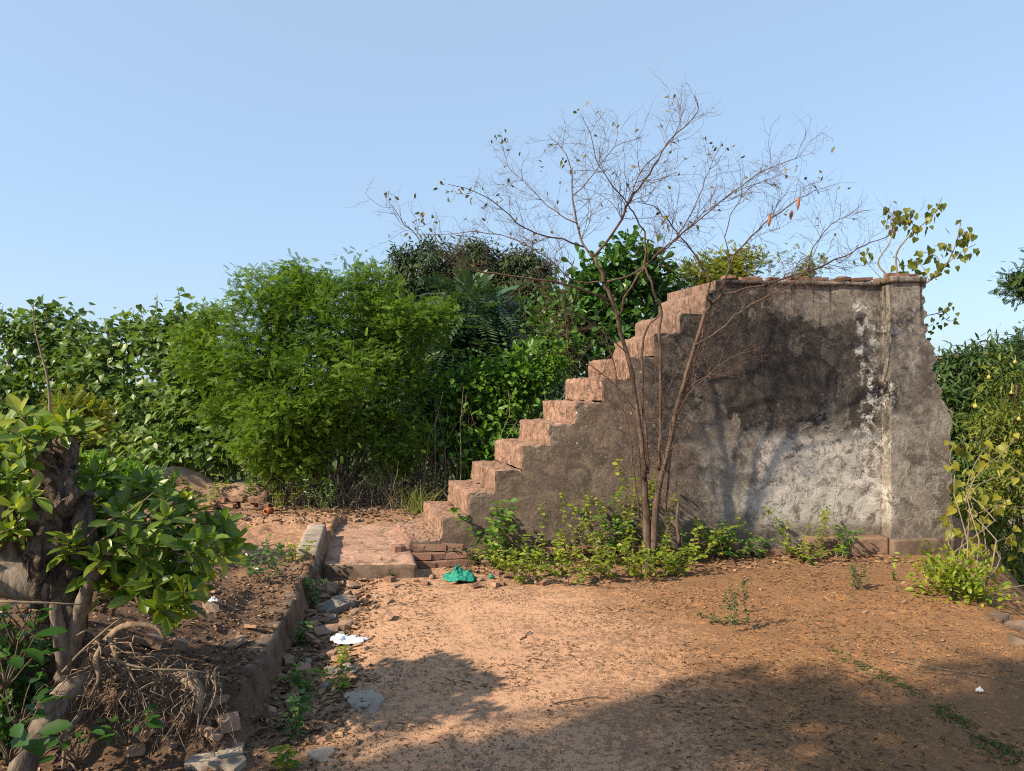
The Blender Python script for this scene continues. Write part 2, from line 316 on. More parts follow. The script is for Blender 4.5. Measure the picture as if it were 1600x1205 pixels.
def ground_mat():
    n = NT('red_earth'); v = n.geo_pos(); x, y, z = n.sep(v)[0:3]
    big = n.noise(v, .8, 4, .55); mid = n.noise(v, 4.5, 6, .66, .4); fine = n.noise(v, 24, 6, .72, .5); tiny = n.noise(v, 110, 4, .75)
    pinkc = n.mix(n.mr(fine, .35, .65), (.44, .250, .148), (.56, .342, .218))
    orange = n.mix(n.mr(fine, .35, .65), (.36, .175, .075), (.47, .250, .115))
    xw = n.m_('ADD', x, n.m_('MULTIPLY', n.m_('SUBTRACT', big, .5), 2.0))
    col = n.mix(n.mr(xw, .1, 1.7), pinkc, orange)
    # dark trodden leaf crumbs, scattered, denser on the right and along the wall
    dens = n.m_('ADD', n.m_('MULTIPLY', n.mr(xw, -.3, 1.6), .065), n.m_('MULTIPLY', n.m_('SUBTRACT', mid, .5), .20))
    dens = n.m_('ADD', dens, n.m_('MULTIPLY', n.mr(y, 5.3, 6.6), .05))
    crumbs = n.mr(n.m_('ADD', n.m_('ADD', n.m_('MULTIPLY', fine, .60), n.m_('MULTIPLY', tiny, .40)), dens), .505, .575)
    col = n.mix(n.m_('MULTIPLY', crumbs, .70), col, n.mix(tiny, (.085, .052, .034), (.17, .105, .065)))
    straw = n.mr(n.noise(n.map(v, (3, 1, 1), rot=(0, 0, .6)), 60, 3, .7), .66, .74); col = n.mix(n.m_('MULTIPLY', straw, .5), col, (.52, .38, .24))
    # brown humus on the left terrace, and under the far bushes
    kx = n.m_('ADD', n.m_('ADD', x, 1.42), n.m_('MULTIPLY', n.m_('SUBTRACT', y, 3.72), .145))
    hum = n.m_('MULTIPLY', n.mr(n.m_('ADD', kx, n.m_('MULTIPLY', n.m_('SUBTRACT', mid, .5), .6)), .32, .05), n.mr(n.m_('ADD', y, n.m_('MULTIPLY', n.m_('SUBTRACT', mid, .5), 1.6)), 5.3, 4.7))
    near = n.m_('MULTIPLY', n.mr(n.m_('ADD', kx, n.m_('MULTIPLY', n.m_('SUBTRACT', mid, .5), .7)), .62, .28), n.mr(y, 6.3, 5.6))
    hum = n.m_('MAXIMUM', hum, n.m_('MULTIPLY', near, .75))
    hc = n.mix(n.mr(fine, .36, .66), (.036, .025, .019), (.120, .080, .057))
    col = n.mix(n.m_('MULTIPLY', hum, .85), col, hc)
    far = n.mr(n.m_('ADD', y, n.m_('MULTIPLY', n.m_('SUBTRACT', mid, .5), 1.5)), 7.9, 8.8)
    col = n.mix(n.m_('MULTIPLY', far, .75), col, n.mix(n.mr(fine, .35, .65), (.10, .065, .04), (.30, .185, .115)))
    col = n.mix(n.mr(y, 13, 22), col, (.07, .085, .03))
    h = n.m_('ADD', n.m_('MULTIPLY', fine, .7), n.m_('MULTIPLY', tiny, .6)); h = n.m_('ADD', h, n.m_('MULTIPLY', crumbs, .25))
    return n.fin(col, .95, .08, n.bump(h, .8, .015))
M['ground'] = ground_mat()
M['litter'] = (lambda n: n.fin(n.mix(n.mr(n.rnd(), .35, .95), n.mix(n.mr(n.rnd(), .0, .35), (.055, .035, .024), (.16, .098, .058)), (.30, .20, .115)), .9, .1))(NT('dry_litter'))
M['bark_bare'] = bark_mat('bare_tree_bark', (.068, .046, .035), (.150, .102, .075), 40, .7)
M['twig'] = bark_mat('reddish_twig', (.085, .052, .043), (.155, .098, .078), 60, .2)
def gnarl():
    n = NT('grey_gnarled_bark'); v = n.geo_pos(); a = n.noise(n.map(v, (1, 1, .35)), 34, 7, .72, .8); b = n.noise(n.map(v, (1, 1, .5)), 9, 5, .6, 1.5); c = n.noise(v, 5, 4)
    col = n.mix(n.mr(a, .32, .68), (.060, .047, .038), (.215, .170, .135)); col = n.mix(n.m_('MULTIPLY', n.mr(b, .50, .62), .75), col, (.030, .024, .020)); col = n.mix(n.m_('MULTIPLY', n.mr(c, .55, .7), .5), col, (.26, .21, .165))
    return n.fin(col, .92, .12, n.bump(n.m_('SUBTRACT', a, n.m_('MULTIPLY', n.mr(b, .48, .64), .8)), 1.0, .03))
M['bark_grey'] = gnarl()
M['bark_limb'] = bark_mat('grey_limb_bark', (.105, .084, .067), (.26, .212, .168), 30, .9)
M['bark_dark'] = bark_mat('dark_bark', (.07, .05, .035), (.16, .115, .08), 30, .5)
M['stem'] = bark_mat('pale_stem', (.15, .115, .075), (.26, .205, .14), 40, .2)
M['root'] = bark_mat('root_bark', (.12, .085, .06), (.29, .215, .155), 40, .6)
M['cut'] = bark_mat('cut_wood', (.34, .22, .14), (.52, .36, .24), 60, .3)
LM = {
 'feather': leaf_mat('fine_bright_foliage', (.048, .108, .013), (.105, .188, .020), (.185, .265, .028), .42, .55, .2),
 'heart': leaf_mat('heart_leaf', (.055, .110, .026), (.105, .175, .038), (.20, .27, .075), .36, .42, .4),
 'mango': leaf_mat('dark_mango_leaf', (.022, .040, .016), (.042, .066, .024), (.078, .098, .038), .20, .55, .2),
 'pinnate': leaf_mat('blue_green_leaf', (.030, .070, .030), (.055, .105, .045), (.11, .16, .075), .25, .42, .4),
 'oval': leaf_mat('mid_green_leaf', (.030, .085, .014), (.055, .130, .020), (.12, .20, .04), .30, .38, .45),
 'bright': leaf_mat('bright_green_leaf', (.055, .135, .012), (.09, .19, .018), (.17, .26, .03), .35, .45, .35),
 'yellow': leaf_mat('yellow_green_leaf', (.085, .125, .016), (.17, .195, .022), (.30, .27, .03), .38, .48, .3),
 'weed': leaf_mat('weed_leaf', (.085, .150, .012), (.20, .26, .018), (.38, .36, .03), .42, .45, .35),
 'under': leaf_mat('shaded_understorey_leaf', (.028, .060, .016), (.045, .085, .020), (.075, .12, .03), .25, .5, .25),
 'glossy': leaf_mat('glossy_leaf', (.042, .098, .011), (.125, .200, .018), (.30, .33, .03), .36, .36, .45, True, True),
 'sparse': leaf_mat('faded_sparse_leaf', (.075, .080, .045), (.13, .125, .065), (.30, .22, .06), .25, .6, .2, True),
 'fig': leaf_mat('fig_leaf', (.085, .115, .025), (.15, .18, .035), (.27, .25, .045), .45, .42, .35, True),
 'olive': leaf_mat('olive_leaf', (.050, .085, .014), (.105, .140, .022), (.21, .22, .035), .35, .5, .25),
 'vine': leaf_mat('yellowing_heart_leaf', (.13, .155, .02), (.24, .235, .028), (.38, .33, .035), .42, .45, .3, True),
 'grass': leaf_mat('grass_blade', (.07, .11, .02), (.15, .18, .04), (.34, .28, .10), .3, .6, .2),
}
def plain(name, c, rough=.8, spec=.2):
    return NT(name).fin(c, rough, spec)

# ------------------------------------------------------------------ the ground, one sheet to the horizon
def kerb_x(y): return -1.36 - .145 * (y - 3.72)
def height(x, y):
    x = np.asarray(x, float); y = np.asarray(y, float); p = np.stack((x, y, np.zeros_like(x)), -1)
    n1 = fbm(p, .7, 3) - .5; n2 = fbm(p, 3.1, 4) - .5; n3 = fbm(p, 11, 3) - .5
    z = .05 * n1 + .030 * n2 + .016 * n3
    t = kerb_x(y) - x
    ter = .20 + .32 * sstep(t, .05, 1.15) * sstep(y, 6.1, 4.3) + .06 * n2 + .09 * n3
    cliff = 3.34 + .30 * (fbm(p, 2.3, 3) - .5) + .10 * np.clip(t - .4, 0, 2)
    on = sstep(t, -.062, -.03) * sstep(y, cliff - .28 - .15 * n2, cliff + .08)
    z = z * (1 - on) + ter * on
    back = sstep(y, 7.7, 8.6); z = z * (1 - back) + (.16 + .10 * n1 + .07 * n2 + .03 * n3) * back
    z = z - .5 * sstep(-x - .0 * y, 2.5, 3.4) * sstep(y, 4.3, 3.2)
    # the yard ends on the right and the land falls away
    e = (x - 3.42) - (y - 4.6) * .42; z = z - 2.3 * sstep(e, .05, 2.6) * sstep(y, 12.5, 9) - .10 * sstep(e, -.25, .2)
    z = z - 2.3 * sstep(y, 9.5, 14) - 1.0 * sstep(y, 14, 60)
    z = z - .03 * sstep(np.abs(t + .32), .3, 0) * (y < 6)          # shallow gutter beside the kerb
    return z
def lines(a, b, h, lo, hi):
    m = np.arange(a, b + h / 2, h); l, r = [], []; s, p = h, a
    while p > lo: s *= 1.22; p -= s; l.append(p)
    s, p = h, b
    while p < hi: s *= 1.22; p += s; r.append(p)
    return np.concatenate((l[::-1], m, r))
gx = lines(-3.6, 5.2, .035, -500, 500); gy = lines(2.2, 9.2, .035, -60, 900)
X, Y = np.meshgrid(gx, gy); Z = height(X, Y); nx = len(gx)
q = (np.arange(len(gy) - 1)[:, None] * nx + np.arange(nx - 1)[None]).ravel()
mb = MB(); mb.add(np.stack((X, Y, Z), -1), np.stack((q, q + 1, q + nx + 1, q + nx), -1))
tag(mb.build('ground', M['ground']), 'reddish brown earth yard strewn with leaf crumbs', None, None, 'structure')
def H(x, y): return float(height(np.array([x]), np.array([y]))[0])
def G(px, py):
    """where the line of sight through a photo pixel meets the ground"""
    d = np.arange(2.6, 14, .02); q = np.stack(((px - 800) / F * d, d, CAMZ - (py - HOR) / F * d), -1)
    k = np.nonzero(q[:, 2] <= height(q[:, 0], q[:, 1]))[0]; p = q[k[0] if len(k) else -1].copy()
    p[2] = H(p[0], p[1]); return p

# ------------------------------------------------------------------ worn blocks and bricks
def worn_box(mb, lo, hi, res, rd, amp, skew=0.0, sides='uvtz', seed=0, rnd_=0.0, split=None, drop=''):
    """a subdivided box with rounded, chipped edges; sides lists which faces get round rims (u=-x, U=+x, v=-y, V=+y, z=+z, b=-z)"""
    lo = np.array(lo, float); hi = np.array(hi, float); n = np.maximum(1, np.ceil((hi - lo) / res).astype(int)); Vs, Fs = [], []; c = 0
    for ax in range(3):
        a, b = [k for k in range(3) if k != ax]
        for sgn in (0, 1):
            if ('uvb', 'UVz')[sgn][ax] in drop: continue
            A, B = np.meshgrid(np.linspace(lo[a], hi[a], n[a] + 1), np.linspace(lo[b], hi[b], n[b] + 1)); p = np.empty(A.shape + (3,))
            p[..., a] = A; p[..., b] = B; p[..., ax] = (lo, hi)[sgn][ax]; w = n[a] + 1
            k = (np.arange(n[b])[:, None] * w + np.arange(n[a])[None]).ravel(); f = np.stack((k, k + 1, k + w + 1, k + w), -1)
            if (sgn == 1) == (ax == 1): f = f[:, ::-1]
            Vs.append(p.reshape(-1, 3)); Fs.append(f + c); c += len(Vs[-1])
    v = np.concatenate(Vs); f = np.concatenate(Fs); s = v + seed * 3.7
    r = rd * (.35 + 1.0 * fbm(s, 5, 3) + 7 * np.clip(fbm(s + 3, 4, 3) - .56, 0, 1))[:, None]
    L = np.array([r[:, 0] * ('u' in sides), np.minimum(r[:, 0], .03 if split else 9) * ('v' in sides), r[:, 0] * ('b' in sides)]).T
    U = np.array([r[:, 0] * ('U' in sides), r[:, 0] * ('V' in sides), r[:, 0] * ('z' in sides)]).T
    pin = np.minimum(np.maximum(v, lo + L), hi - U); d = v - pin; l = np.linalg.norm(d, axis=1, keepdims=True)
    o = np.where(l > 1e-7, d / np.maximum(l, 1e-7), 0); v2 = pin + o * np.minimum(l, np.where(o[:, 1:2] < -.75, np.minimum(r, .03 if split else 9), r)); amp = amp * (np.where(o[:, 1] < -.75, .12, 1.0) if split else 1.0)
    v2 = v2 + o * ((fbm(s, 7, 4) - .5) * amp)[:, None] + o * ((fbm(s, 28, 2) - .5) * amp * .5)[:, None]
    mi = 0
    if split is not None:
        cen = v2[f]; nn = nrm(np.cross(cen[:, 2] - cen[:, 0], cen[:, 3] - cen[:, 1])); mi = (nn[:, 1] < -.62).astype(int) * split
    v2[:, 0] += skew * v2[:, 1]
    mb.add(v2, f, rnd_, mi)

def brick_mesh(name, mat, seed, chip=.012, size=(.225, .105, .068)):
    """a worn brick: a box cut 3 x 2 x 2 with chipped corners, about 40 triangles"""
    rg = np.random.default_rng(seed); m = MB(); s = np.array(size) / 2
    worn_box(m, -s, s, .078, .010, 0, 0, 'uUvVzb', seed); m.v[0] = m.v[0] + (fbm(m.v[0] + seed, 9, 2)[:, None] - .5) * chip * nrm(m.v[0]) * 2
    return m.mesh(name, mat, weld=.0004, smooth=False)
BRICKS = [brick_mesh('brick', M['brick'], k) for k in range(4)]
HALF = [brick_mesh('brick', M['brick'], 20 + k, .03, (.13, .105, .066)) for k in range(3)]
RUB = [brick_mesh('rubble', M['rubble'], 40 + k, .05, ((.12, .09, .05), (.09, .07, .06), (.15, .09, .03), (.07, .06, .045))[k]) for k in range(4)]
STO = [brick_mesh('stone', M['grey'], 60 + k, .05, ((.10, .08, .03), (.07, .06, .04))[k]) for k in range(2)]
def put(name, me, parent, loc, rot=(0, 0, 0), sc=(1, 1, 1)):
    o = bpy.data.objects.new(name, me); COL.objects.link(o); o.location = tuple(float(c) for c in loc); o.rotation_euler = rot; o.scale = sc
    if parent is not None: o.parent = parent
    return o

# ------------------------------------------------------------------ the ruined staircase with its end wall
WA = math.atan(.0963); WC, WS = math.cos(WA), math.sin(WA); W0 = np.array((-.677, 6.715, 0))
def wall_w(u, v, z): return np.array((W0[0] + u * WC - v * WS, W0[1] + u * WS + v * WC, z))
st = thing('ruined_staircase', 'tall ruined staircase of pink worn steps climbing to a mould blackened plaster wall', 'staircase', W0, None, WA)
TR, RS, Z0, SK = .258, .218, .424, -.186
def wavy(u, z): return .020 * (fbm(np.stack((u, z * 0, z), -1), 1.3, 3) - .5) + .016 * (fbm(np.stack((u, z * 0 + 3, z), -1), 7, 4) - .5)
def patch(mb, u0, u1, z0, z1, v, h=.024, right=None, mi=0, flip=False):
    nu = max(2, int(round((u1 - u0) / h)) + 1); nz = max(2, int(round((z1 - z0) / h)) + 1)
    U, Zz = np.meshgrid(np.linspace(0, 1, nu), np.linspace(z0, z1, nz)); R = u1 if right is None else right(Zz); U = u0 + (R - u0) * U
    k = (np.arange(nz - 1)[:, None] * nu + np.arange(nu - 1)[None]).ravel(); f = np.stack((k, k + 1, k + nu + 1, k + nu), -1)
    mb.add(np.stack((U, v + wavy(U, Zz) * (-1 if flip else 1), Zz), -1), f[:, ::-1] if flip else f, 0, mi)
body = MB()
for i in range(-1, 11):                                    # masonry under each step
    u0 = i * TR; u1 = u0 + TR if i < 10 else 2.69; zt = Z0 + RS * (i - 1)
    if zt > -.1:
        patch(body, u0, u1, -.35, zt, 0); patch(body, u0 - SK * -1.0, u1 - SK * -1.0, -.35, zt, 1.0, .06, None, 0, True)
patch(body, 2.69, 4.43, -.35, 2.69, 0)
patch(body, 2.69 + SK, 4.43, -.35, 2.69, .95, .06, None, 0, True)
body.add([(2.69, 0, 2.69), (4.43, 0, 2.69), (4.43, .95, 2.69), (2.69 + SK, .95, 2.69)], np.array([(0, 1, 2, 3)]))
body.add([(2.69, .01, 2.5), (2.69, .01, 2.69), (2.69 + SK, .95, 2.69), (2.69 + SK, .95, 2.5)], np.array([(0, 1, 2, 3)]), 0, 1)
body.build('wall_panel', [M['plaster'], M['step']], st, local=True)
for i in range(-1, 11):                                    # eleven risers and the bottom step
    m = MB(); u0 = i * TR; u1 = u0 + TR + (.0 if i < 10 else -.145); big = .022 + .012 * (i > 5) + .030 * (i > 7) + .03 * (i > 9)
    worn_box(m, (u0 - (.03 if i == -1 else 0), 0, Z0 + RS * (i - 1)), (u1, 1.0, Z0 + RS * i + random.uniform(-.013, .013)), .024, big, .050, SK, 'uvzV', i + 5, 0, 1, 'Ub')
    f = m.v[0]; front = np.abs(f[:, 1]) < .03; f[front, 1] += wavy(f[front, 0], f[front, 2])
    m.build('step', [M['step'], M['plaster']], st, local=True, weld=.0005, smooth=False)
# the pier at the broken end
RE = np.array([(-.35, 5.05), (.16, 5.04), (.95, 5.03), (1.36, 5.02), (1.42, 5.0), (1.48, 4.95), (1.66, 4.90), (1.82, 4.865), (1.95, 4.88), (2.02, 4.85), (2.10, 4.80), (2.28, 4.755), (2.45, 4.75), (2.75, 4.735)])
def right_edge(z): return np.interp(z, RE[:, 0], RE[:, 1]) + .085 * (fbm(np.stack((z, z * 0, z * 0), -1), 7, 4) - .5) + .03 * (np.floor(z / .075) % 2 - .5) * sstep(z, 1.2, 1.5)
pier = MB(); PV = -.15
patch(pier, 4.41, 5.0, -.35, 2.70, PV, .024, right_edge)
zz = np.linspace(-.35, 2.70, 128); vv = np.linspace(0, 1, 9)
A, B = np.meshgrid(vv, zz); k = (np.arange(127)[:, None] * 9 + np.arange(8)[None]).ravel(); fq = np.stack((k, k + 1, k + 10, k + 9), -1)
pier.add(np.stack((4.41 + wavy(A, B) * .8, PV + wavy(A * 0 + 4.41, B) + (1 - A) * (.17), B), -1), fq)                    # return that faces the steps
E = right_edge(B); pier.add(np.stack((E + .06 * (fbm(np.stack((A * .6, B, A * 0), -1), 8, 4) - .5) * (A > 0), PV + wavy(E, B) + A * .62, B), -1), fq, 0, 1)
ed = right_edge(np.array([2.70]))[0]
pier.add([(4.41, PV, 2.70), (ed, PV, 2.70), (ed, .45, 2.70), (4.41, .45, 2.70)], np.array([(0, 1, 2, 3)]))
patch(pier, 4.41, 5.0, -.35, 2.70, .47, .06, right_edge, 0, True)
pier.build('pier', [M['plaster'], M['brick']], st, local=True)
m = MB(); worn_box(m, (4.385, PV - .03, 2.672), (4.76, .30, 2.735), .03, .012, .015, 0, 'uUvVzb', 3, 0, 1); cap = m.build('pier_cap', [M['kerb'], M['plaster']], st, local=True, weld=.0005)
m = MB(); worn_box(m, (2.75, -.028, 2.655), (4.383, .10, 2.698), .03, .012, .016, 0, 'uUvVzb', 4, 0, 1); m.build('cornice', [M['plaster'], M['plaster']], st, local=True, weld=.0005)
m = MB(); worn_box(m, (2.70, .02, 2.66), (4.40, .60, 2.705), .05, .015, .02, 0, 'uUvVz', 6); cop = m.build('coping', M['kerb'], st, local=True, weld=.0005)
rg = np.random.default_rng(3); u = 2.74
while u < 4.38:                                            # loose brick course on top of the wall
    o = put('brick', (BRICKS + HALF)[rg.integers(7)], cop, (u + .09, .045 + rg.normal(0, .008), 2.722 + rg.normal(0, .006)), (rg.normal(0, .05), rg.normal(0, .05), rg.normal(0, .12)), (.95, 1, .5)); u += .215 + rg.random() * .03
u = 2.80
while u < 4.3:
    if rg.random() < .75: put('brick', (BRICKS + HALF)[rg.integers(7)], cop, (u + .1, .19, 2.735 + rg.normal(0, .01)), (rg.normal(0, .08), rg.normal(0, .08), rg.normal(0, .3)), (.9, 1, .6))
    u += .24
for u in (4.45, 4.60, 4.70): put('brick', HALF[int(u * 10) % 3], cap, (u, -.08 + .05 * (u > 4.5), 2.755), (0, .02, u), (1, 1, .6))
for z in (2.58, 2.49, 2.38, 2.30, 2.22, 2.08, 2.01, 1.97, 1.86, 1.72, 1.62, 1.50, 1.41, 1.37):     # brick ends at the break
    put('brick', HALF[int(z * 50) % 3], st, (right_edge(np.array([z]))[0] - .012, PV + .12 + rg.random() * .12, z), (0, 0, rg.normal(0, .25)), (1, 1.2, .9))
# plinth: two courses of brick, rendered over at the right
for c in range(2):
    u = .10 + .11 * c
    while u < 3.55:
        if rg.random() < (.93 if c == 0 else .80):
            put('brick', BRICKS[rg.integers(4)], st, (u + .115, -.055 + .018 * (1 - c) * 1 + rg.normal(0, .010) - .02, .022 + .074 * c + rg.normal(0, .006)), (rg.normal(0, .05), rg.normal(0, .04), rg.normal(0, .10)), (1, 1.15, 1))
        u += .242
m = MB(); worn_box(m, (3.56, -.13, -.3), (4.40, .0, .165), .03, .022, .02, 0, 'uvz', 8, 0, 0); m.build('plinth', M['dusty'], st, local=True, weld=.0005)
m = MB(); worn_box(m, (4.402, -.19, -.3), (5.06, -.12, .155), .03, .015, .018, 0, 'uUvz', 9, 0, 0); m.build('plinth', M['kerb'], st, local=True, weld=.0005)
# brick courses spilling below the bottom step
for k in range(16):
    c = k // 6; put('brick', (BRICKS + HALF)[k % 7], st, (-.30 + (k % 6) * .15 - .03 * c + rg.normal(0, .015), -.10 - .06 * (2 - c) + rg.normal(0, .015), .03 + .062 * c), (rg.normal(0, .05), rg.normal(0, .05), rg.normal(0, .12)), (.9, 1, .85))

# platform of pink render in front of the bottom step, with its concrete edge block
pb = P(505, 882, 6.05); m = MB()
worn_box(m, (0, 0, -.25), (.80, 1.86, pb[2]), .035, .022, .022, -.225, 'uUvVz', 31, 0, 1)
m.v[0] = m.v[0] + np.array((pb[0], pb[1], 0))
one_mesh_thing('landing_slab', m, [M['landing'], M['kerb']], 'low flat pink rendered slab leading to the bottom step', 'slab', (pb[0], pb[1], 0), weld=.0005)
m = MB(); worn_box(m, (0, 0, -.1), (.185, 1.12, .275), .03, .012, .012, -.20, 'uUvVz', 32); m.v[0] = m.v[0] + np.array((-1.82, 6.0, 0))
one_mesh_thing('edge_block', m, M['concrete'], 'long grey concrete block edging the left side of the pink slab', 'block', (-1.82, 6.0, 0), weld=.0005)
# kerb that holds the left terrace
for k, (y0, y1, top, lab) in enumerate(((3.60, 4.42, .205, 'nearest length of brown rendered kerb below the root covered mound, broken at its end'), (4.45, 5.12, .195, 'middle length of brown rendered kerb beside the white cloth'), (5.30, 5.95, .17, 'far crumbling length of kerb just before the pink slab'))):
    m = MB(); worn_box(m, (-.11, y0, -.2), (.03, y1, top), .03, .03, .035, 0, 'uUvVz', 50 + k); v = m.v[0]; v[:, 0] += kerb_x(v[:, 1]) + .03
    one_mesh_thing('kerb', m, M['kerb'], lab, 'kerb', (kerb_x(y0), y0, 0), 'kerb lengths along the terrace', weld=.0005)

# ------------------------------------------------------------------ trees and bushes
def lobe(px, py, d, rx, ry, rz=None):
    """crown lobe: centre from the picture at distance d, radii in photo pixels (rz = depth radius, metres)"""
    c = P(px, py, d); k = d / F
    return (*c, rx * k, (rz if rz else rx * k * .8), ry * k)
def add_limbs(mb, base, lobes, pts, r0, rg, n_sub=40, stems=1, fork=.35, spread=.15):
    base = np.asarray(base, float); lob = np.array(lobes)
    roots = [base + np.array((rg.normal(0, spread), rg.normal(0, spread * .6), 0)) * (stems > 1) for _ in range(stems)]
    ends = []
    for k, l in enumerate(lob):
        a = roots[k % stems]; c = l[:3] + rg.normal(0, .1, 3) * l[3:]
        f = a + (c - a) * fork + np.array((0, 0, .1 * (c[2] - a[2])))
        p = smooth_path(np.array([a, a * .45 + f * .55 + rg.normal(0, .05, 3), f, (f + c) / 2 + rg.normal(0, .08, 3), c]), 3)
        rr = np.linspace(r0, r0 * .28, len(p)) * (1 if k < stems else .8); tube(mb, p, rr, 7, rg.random(), .15)
        ends.append(p[len(p) // 2:])
    for i in rg.choice(len(pts), min(n_sub, len(pts)), replace=False):
        k = int(np.argmin(np.linalg.norm(lob[:, :3] - pts[i], axis=1))); a = ends[k][rg.integers(len(ends[k]))]
        limb(mb, a, pts[i], r0 * .22, r0 * .06, .07, 5, 4, 0, 0, rg)
def tree(name, label, cat, base, lobes, tm, mat, n, m, spread, size, seed, r0=.05, bark='bark_dark', stems=1, gap=.40, gs=1.8, shell=.3, n_sub=40, group=None, **kw):
    rg = np.random.default_rng(seed); t = thing(name, label, cat, base, group)
    pts, out, k = crown_pts(lobes, n, rg, shell, gap, gs); tr = MB(); add_limbs(tr, base, lobes, pts, r0, rg, n_sub, stems)
    tr.build('trunk', M[bark], t); cr = MB(); r = np.clip(.5 + (fbm(pts, 1.3, 2) - .5) * 1.8 + rg.normal(0, .15, len(pts)), 0, 1)
    clusters(cr, tm, pts, out, m, spread, size, rg, r0=r, **kw)
    cr.build('crown', LM[mat], t, smooth=False)
    return t, pts, out
def single_leaves(parent, meshes, pts, d, up, size, name='leaf'):
    """leaves that can be told apart: one object each, sharing mesh data"""
    y = nrm(d); x = nrm(np.cross(y, up)); z = np.cross(x, y); off = np.array(parent.location)
    for k in range(len(pts)):
        s = float(size[k]); R = Matrix(((x[k][0]*s, y[k][0]*s, z[k][0]*s, pts[k][0]-off[0]), (x[k][1]*s, y[k][1]*s, z[k][1]*s, pts[k][1]-off[1]), (x[k][2]*s, y[k][2]*s, z[k][2]*s, pts[k][2]-off[2]), (0, 0, 0, 1)))
        o = bpy.data.objects.new(name, meshes[k % len(meshes)]); COL.objects.link(o); o.parent = parent; o.matrix_local = R
def leaf_meshes(tm, mat, bends=(0, .12, .25)):
    out = []
    for b in bends:
        v = tm[0].copy(); v[:, 2] -= b * v[:, 1] ** 2; m = MB(); m.add(v, tm[1], b); out.append(m.mesh('leaf', LM[mat], smooth=True))
    return out

D = 9.3
feather_lobes = [lobe(520, 500, D, 105, 70), lobe(425, 500, D - .2, 75, 65), lobe(560, 450, D + .2, 52, 42), lobe(630, 512, D, 68, 40), lobe(470, 450, D + .3, 52, 36), lobe(395, 575, D - .4, 85, 55),
                 lobe(335, 560, D - .2, 52, 38), lobe(520, 585, D - .5, 100, 55), lobe(600, 590, D, 75, 55), lobe(450, 640, D - .7, 72, 42), lobe(540, 660, D - .3, 66, 40), lobe(620, 670, D - .1, 60, 38), lobe(405, 690, D - .6, 55, 32), lobe(355, 640, D - .2, 40, 30), lobe(470, 715, D - .5, 60, 30), lobe(590, 720, D, 55, 30), lobe(425, 730, D - .3, 40, 25), lobe(392, 440, D + .1, 26, 18), lobe(465, 420, D + .2, 24, 16), lobe(545, 412, D + .2, 24, 16), lobe(300, 528, D, 26, 16), lobe(690, 488, D, 26, 18), lobe(335, 500, D, 28, 20)]
b0 = P(520, 778, 9.2); b0[2] = H(b0[0], b0[1]) - .03
tree('feathery_tree', 'bright green many stemmed tree with tiny feathery leaves left of the stairs', 'tree', b0, feather_lobes, L_FINE, 'feather', 4800, 7, .085, .098, 11, .022, 'bark_dark', 8, .43, 2.7, .36, 160, ow=.5, jit=.8, zb=.10, upj=.8, fl=.6)

# mango trees far behind
MFM = plain('green_yellow_mango', (.17, .19, .035), .5, .3)
for lab, lobes, bx, sd in (
    ('dark round mango tree furthest left of those rising behind the feathery tree', [lobe(668, 432, 24, 60, 50), lobe(645, 490, 23.5, 60, 60), lobe(700, 520, 23, 65, 60), lobe(620, 520, 24, 45, 60)], 660, 21),
    ('dark mango tree in the middle of the background, between the two others', [lobe(745, 428, 24.5, 48, 46), lobe(750, 500, 24, 60, 60), lobe(760, 570, 23, 60, 60)], 750, 22),
    ('smaller dark mango tree just left of the large leaved tree behind the stairs', [lobe(820, 432, 24, 38, 38), lobe(822, 490, 23.5, 45, 50), lobe(830, 560, 23, 60, 60)], 820, 23)):
    t, pts, out = tree('mango_tree', lab, 'tree', (*P(bx, 700, 24)[:2], -2.5), lobes, L_LONG, 'mango', 2300, 11, .11, .23, sd, .16, gap=.22, gs=.9, shell=.14, n_sub=20, group='mango trees in the background', ow=.75, jit=.6, zb=-.75, upj=.4)
    fr = MB(); rg = np.random.default_rng(sd); near = pts[out[:, 1] < -.2]
    for p in near[rg.choice(len(near), 12)]:
        fr = MB(); a = p + np.array((0, -.12, -.1)); tube(fr, [a, a - (0, 0, .03), a - (0, 0, .07), a - (0, 0, .11), a - (0, 0, .13)], [.012, .042, .05, .035, .008], 6); fr.build('mango_fruit', MFM, t)

# trees and bushes behind the stairs
tree('pinnate_tree', 'blue green tree with long drooping pinnate leaves behind the feathery tree', 'tree', (*P(740, 700, 11.6)[:2], -1.2), [lobe(735, 500, 11.5, 46, 42), lobe(755, 560, 11.5, 42, 40), lobe(705, 570, 11.3, 40, 40), lobe(690, 630, 11, 40, 40), lobe(740, 640, 11.2, 45, 36)], L_PINNATE, 'pinnate', 300, 5, .12, .42, 31, .05, gap=.33, gs=1.5, n_sub=25, ow=.8, jit=.5, zb=-.35, upj=.3)
tree('leafy_bush', 'bright green broadleaf bush left of the lower steps', 'bush', (*P(760, 760, 9.6)[:2], .05), [lobe(735, 610, 9.7, 55, 40), lobe(800, 600, 9.8, 55, 45), lobe(715, 670, 9.5, 42, 40), lobe(790, 665, 9.5, 48, 42), lobe(760, 720, 9.4, 40, 28), lobe(840, 565, 10, 45, 36)], L_OVAL, 'bright', 620, 8, .09, .095, 32, .03, stems=4, gap=.44, gs=2.4, shell=.4, n_sub=60, ow=.8, jit=.8, zb=-.25, upj=.5)
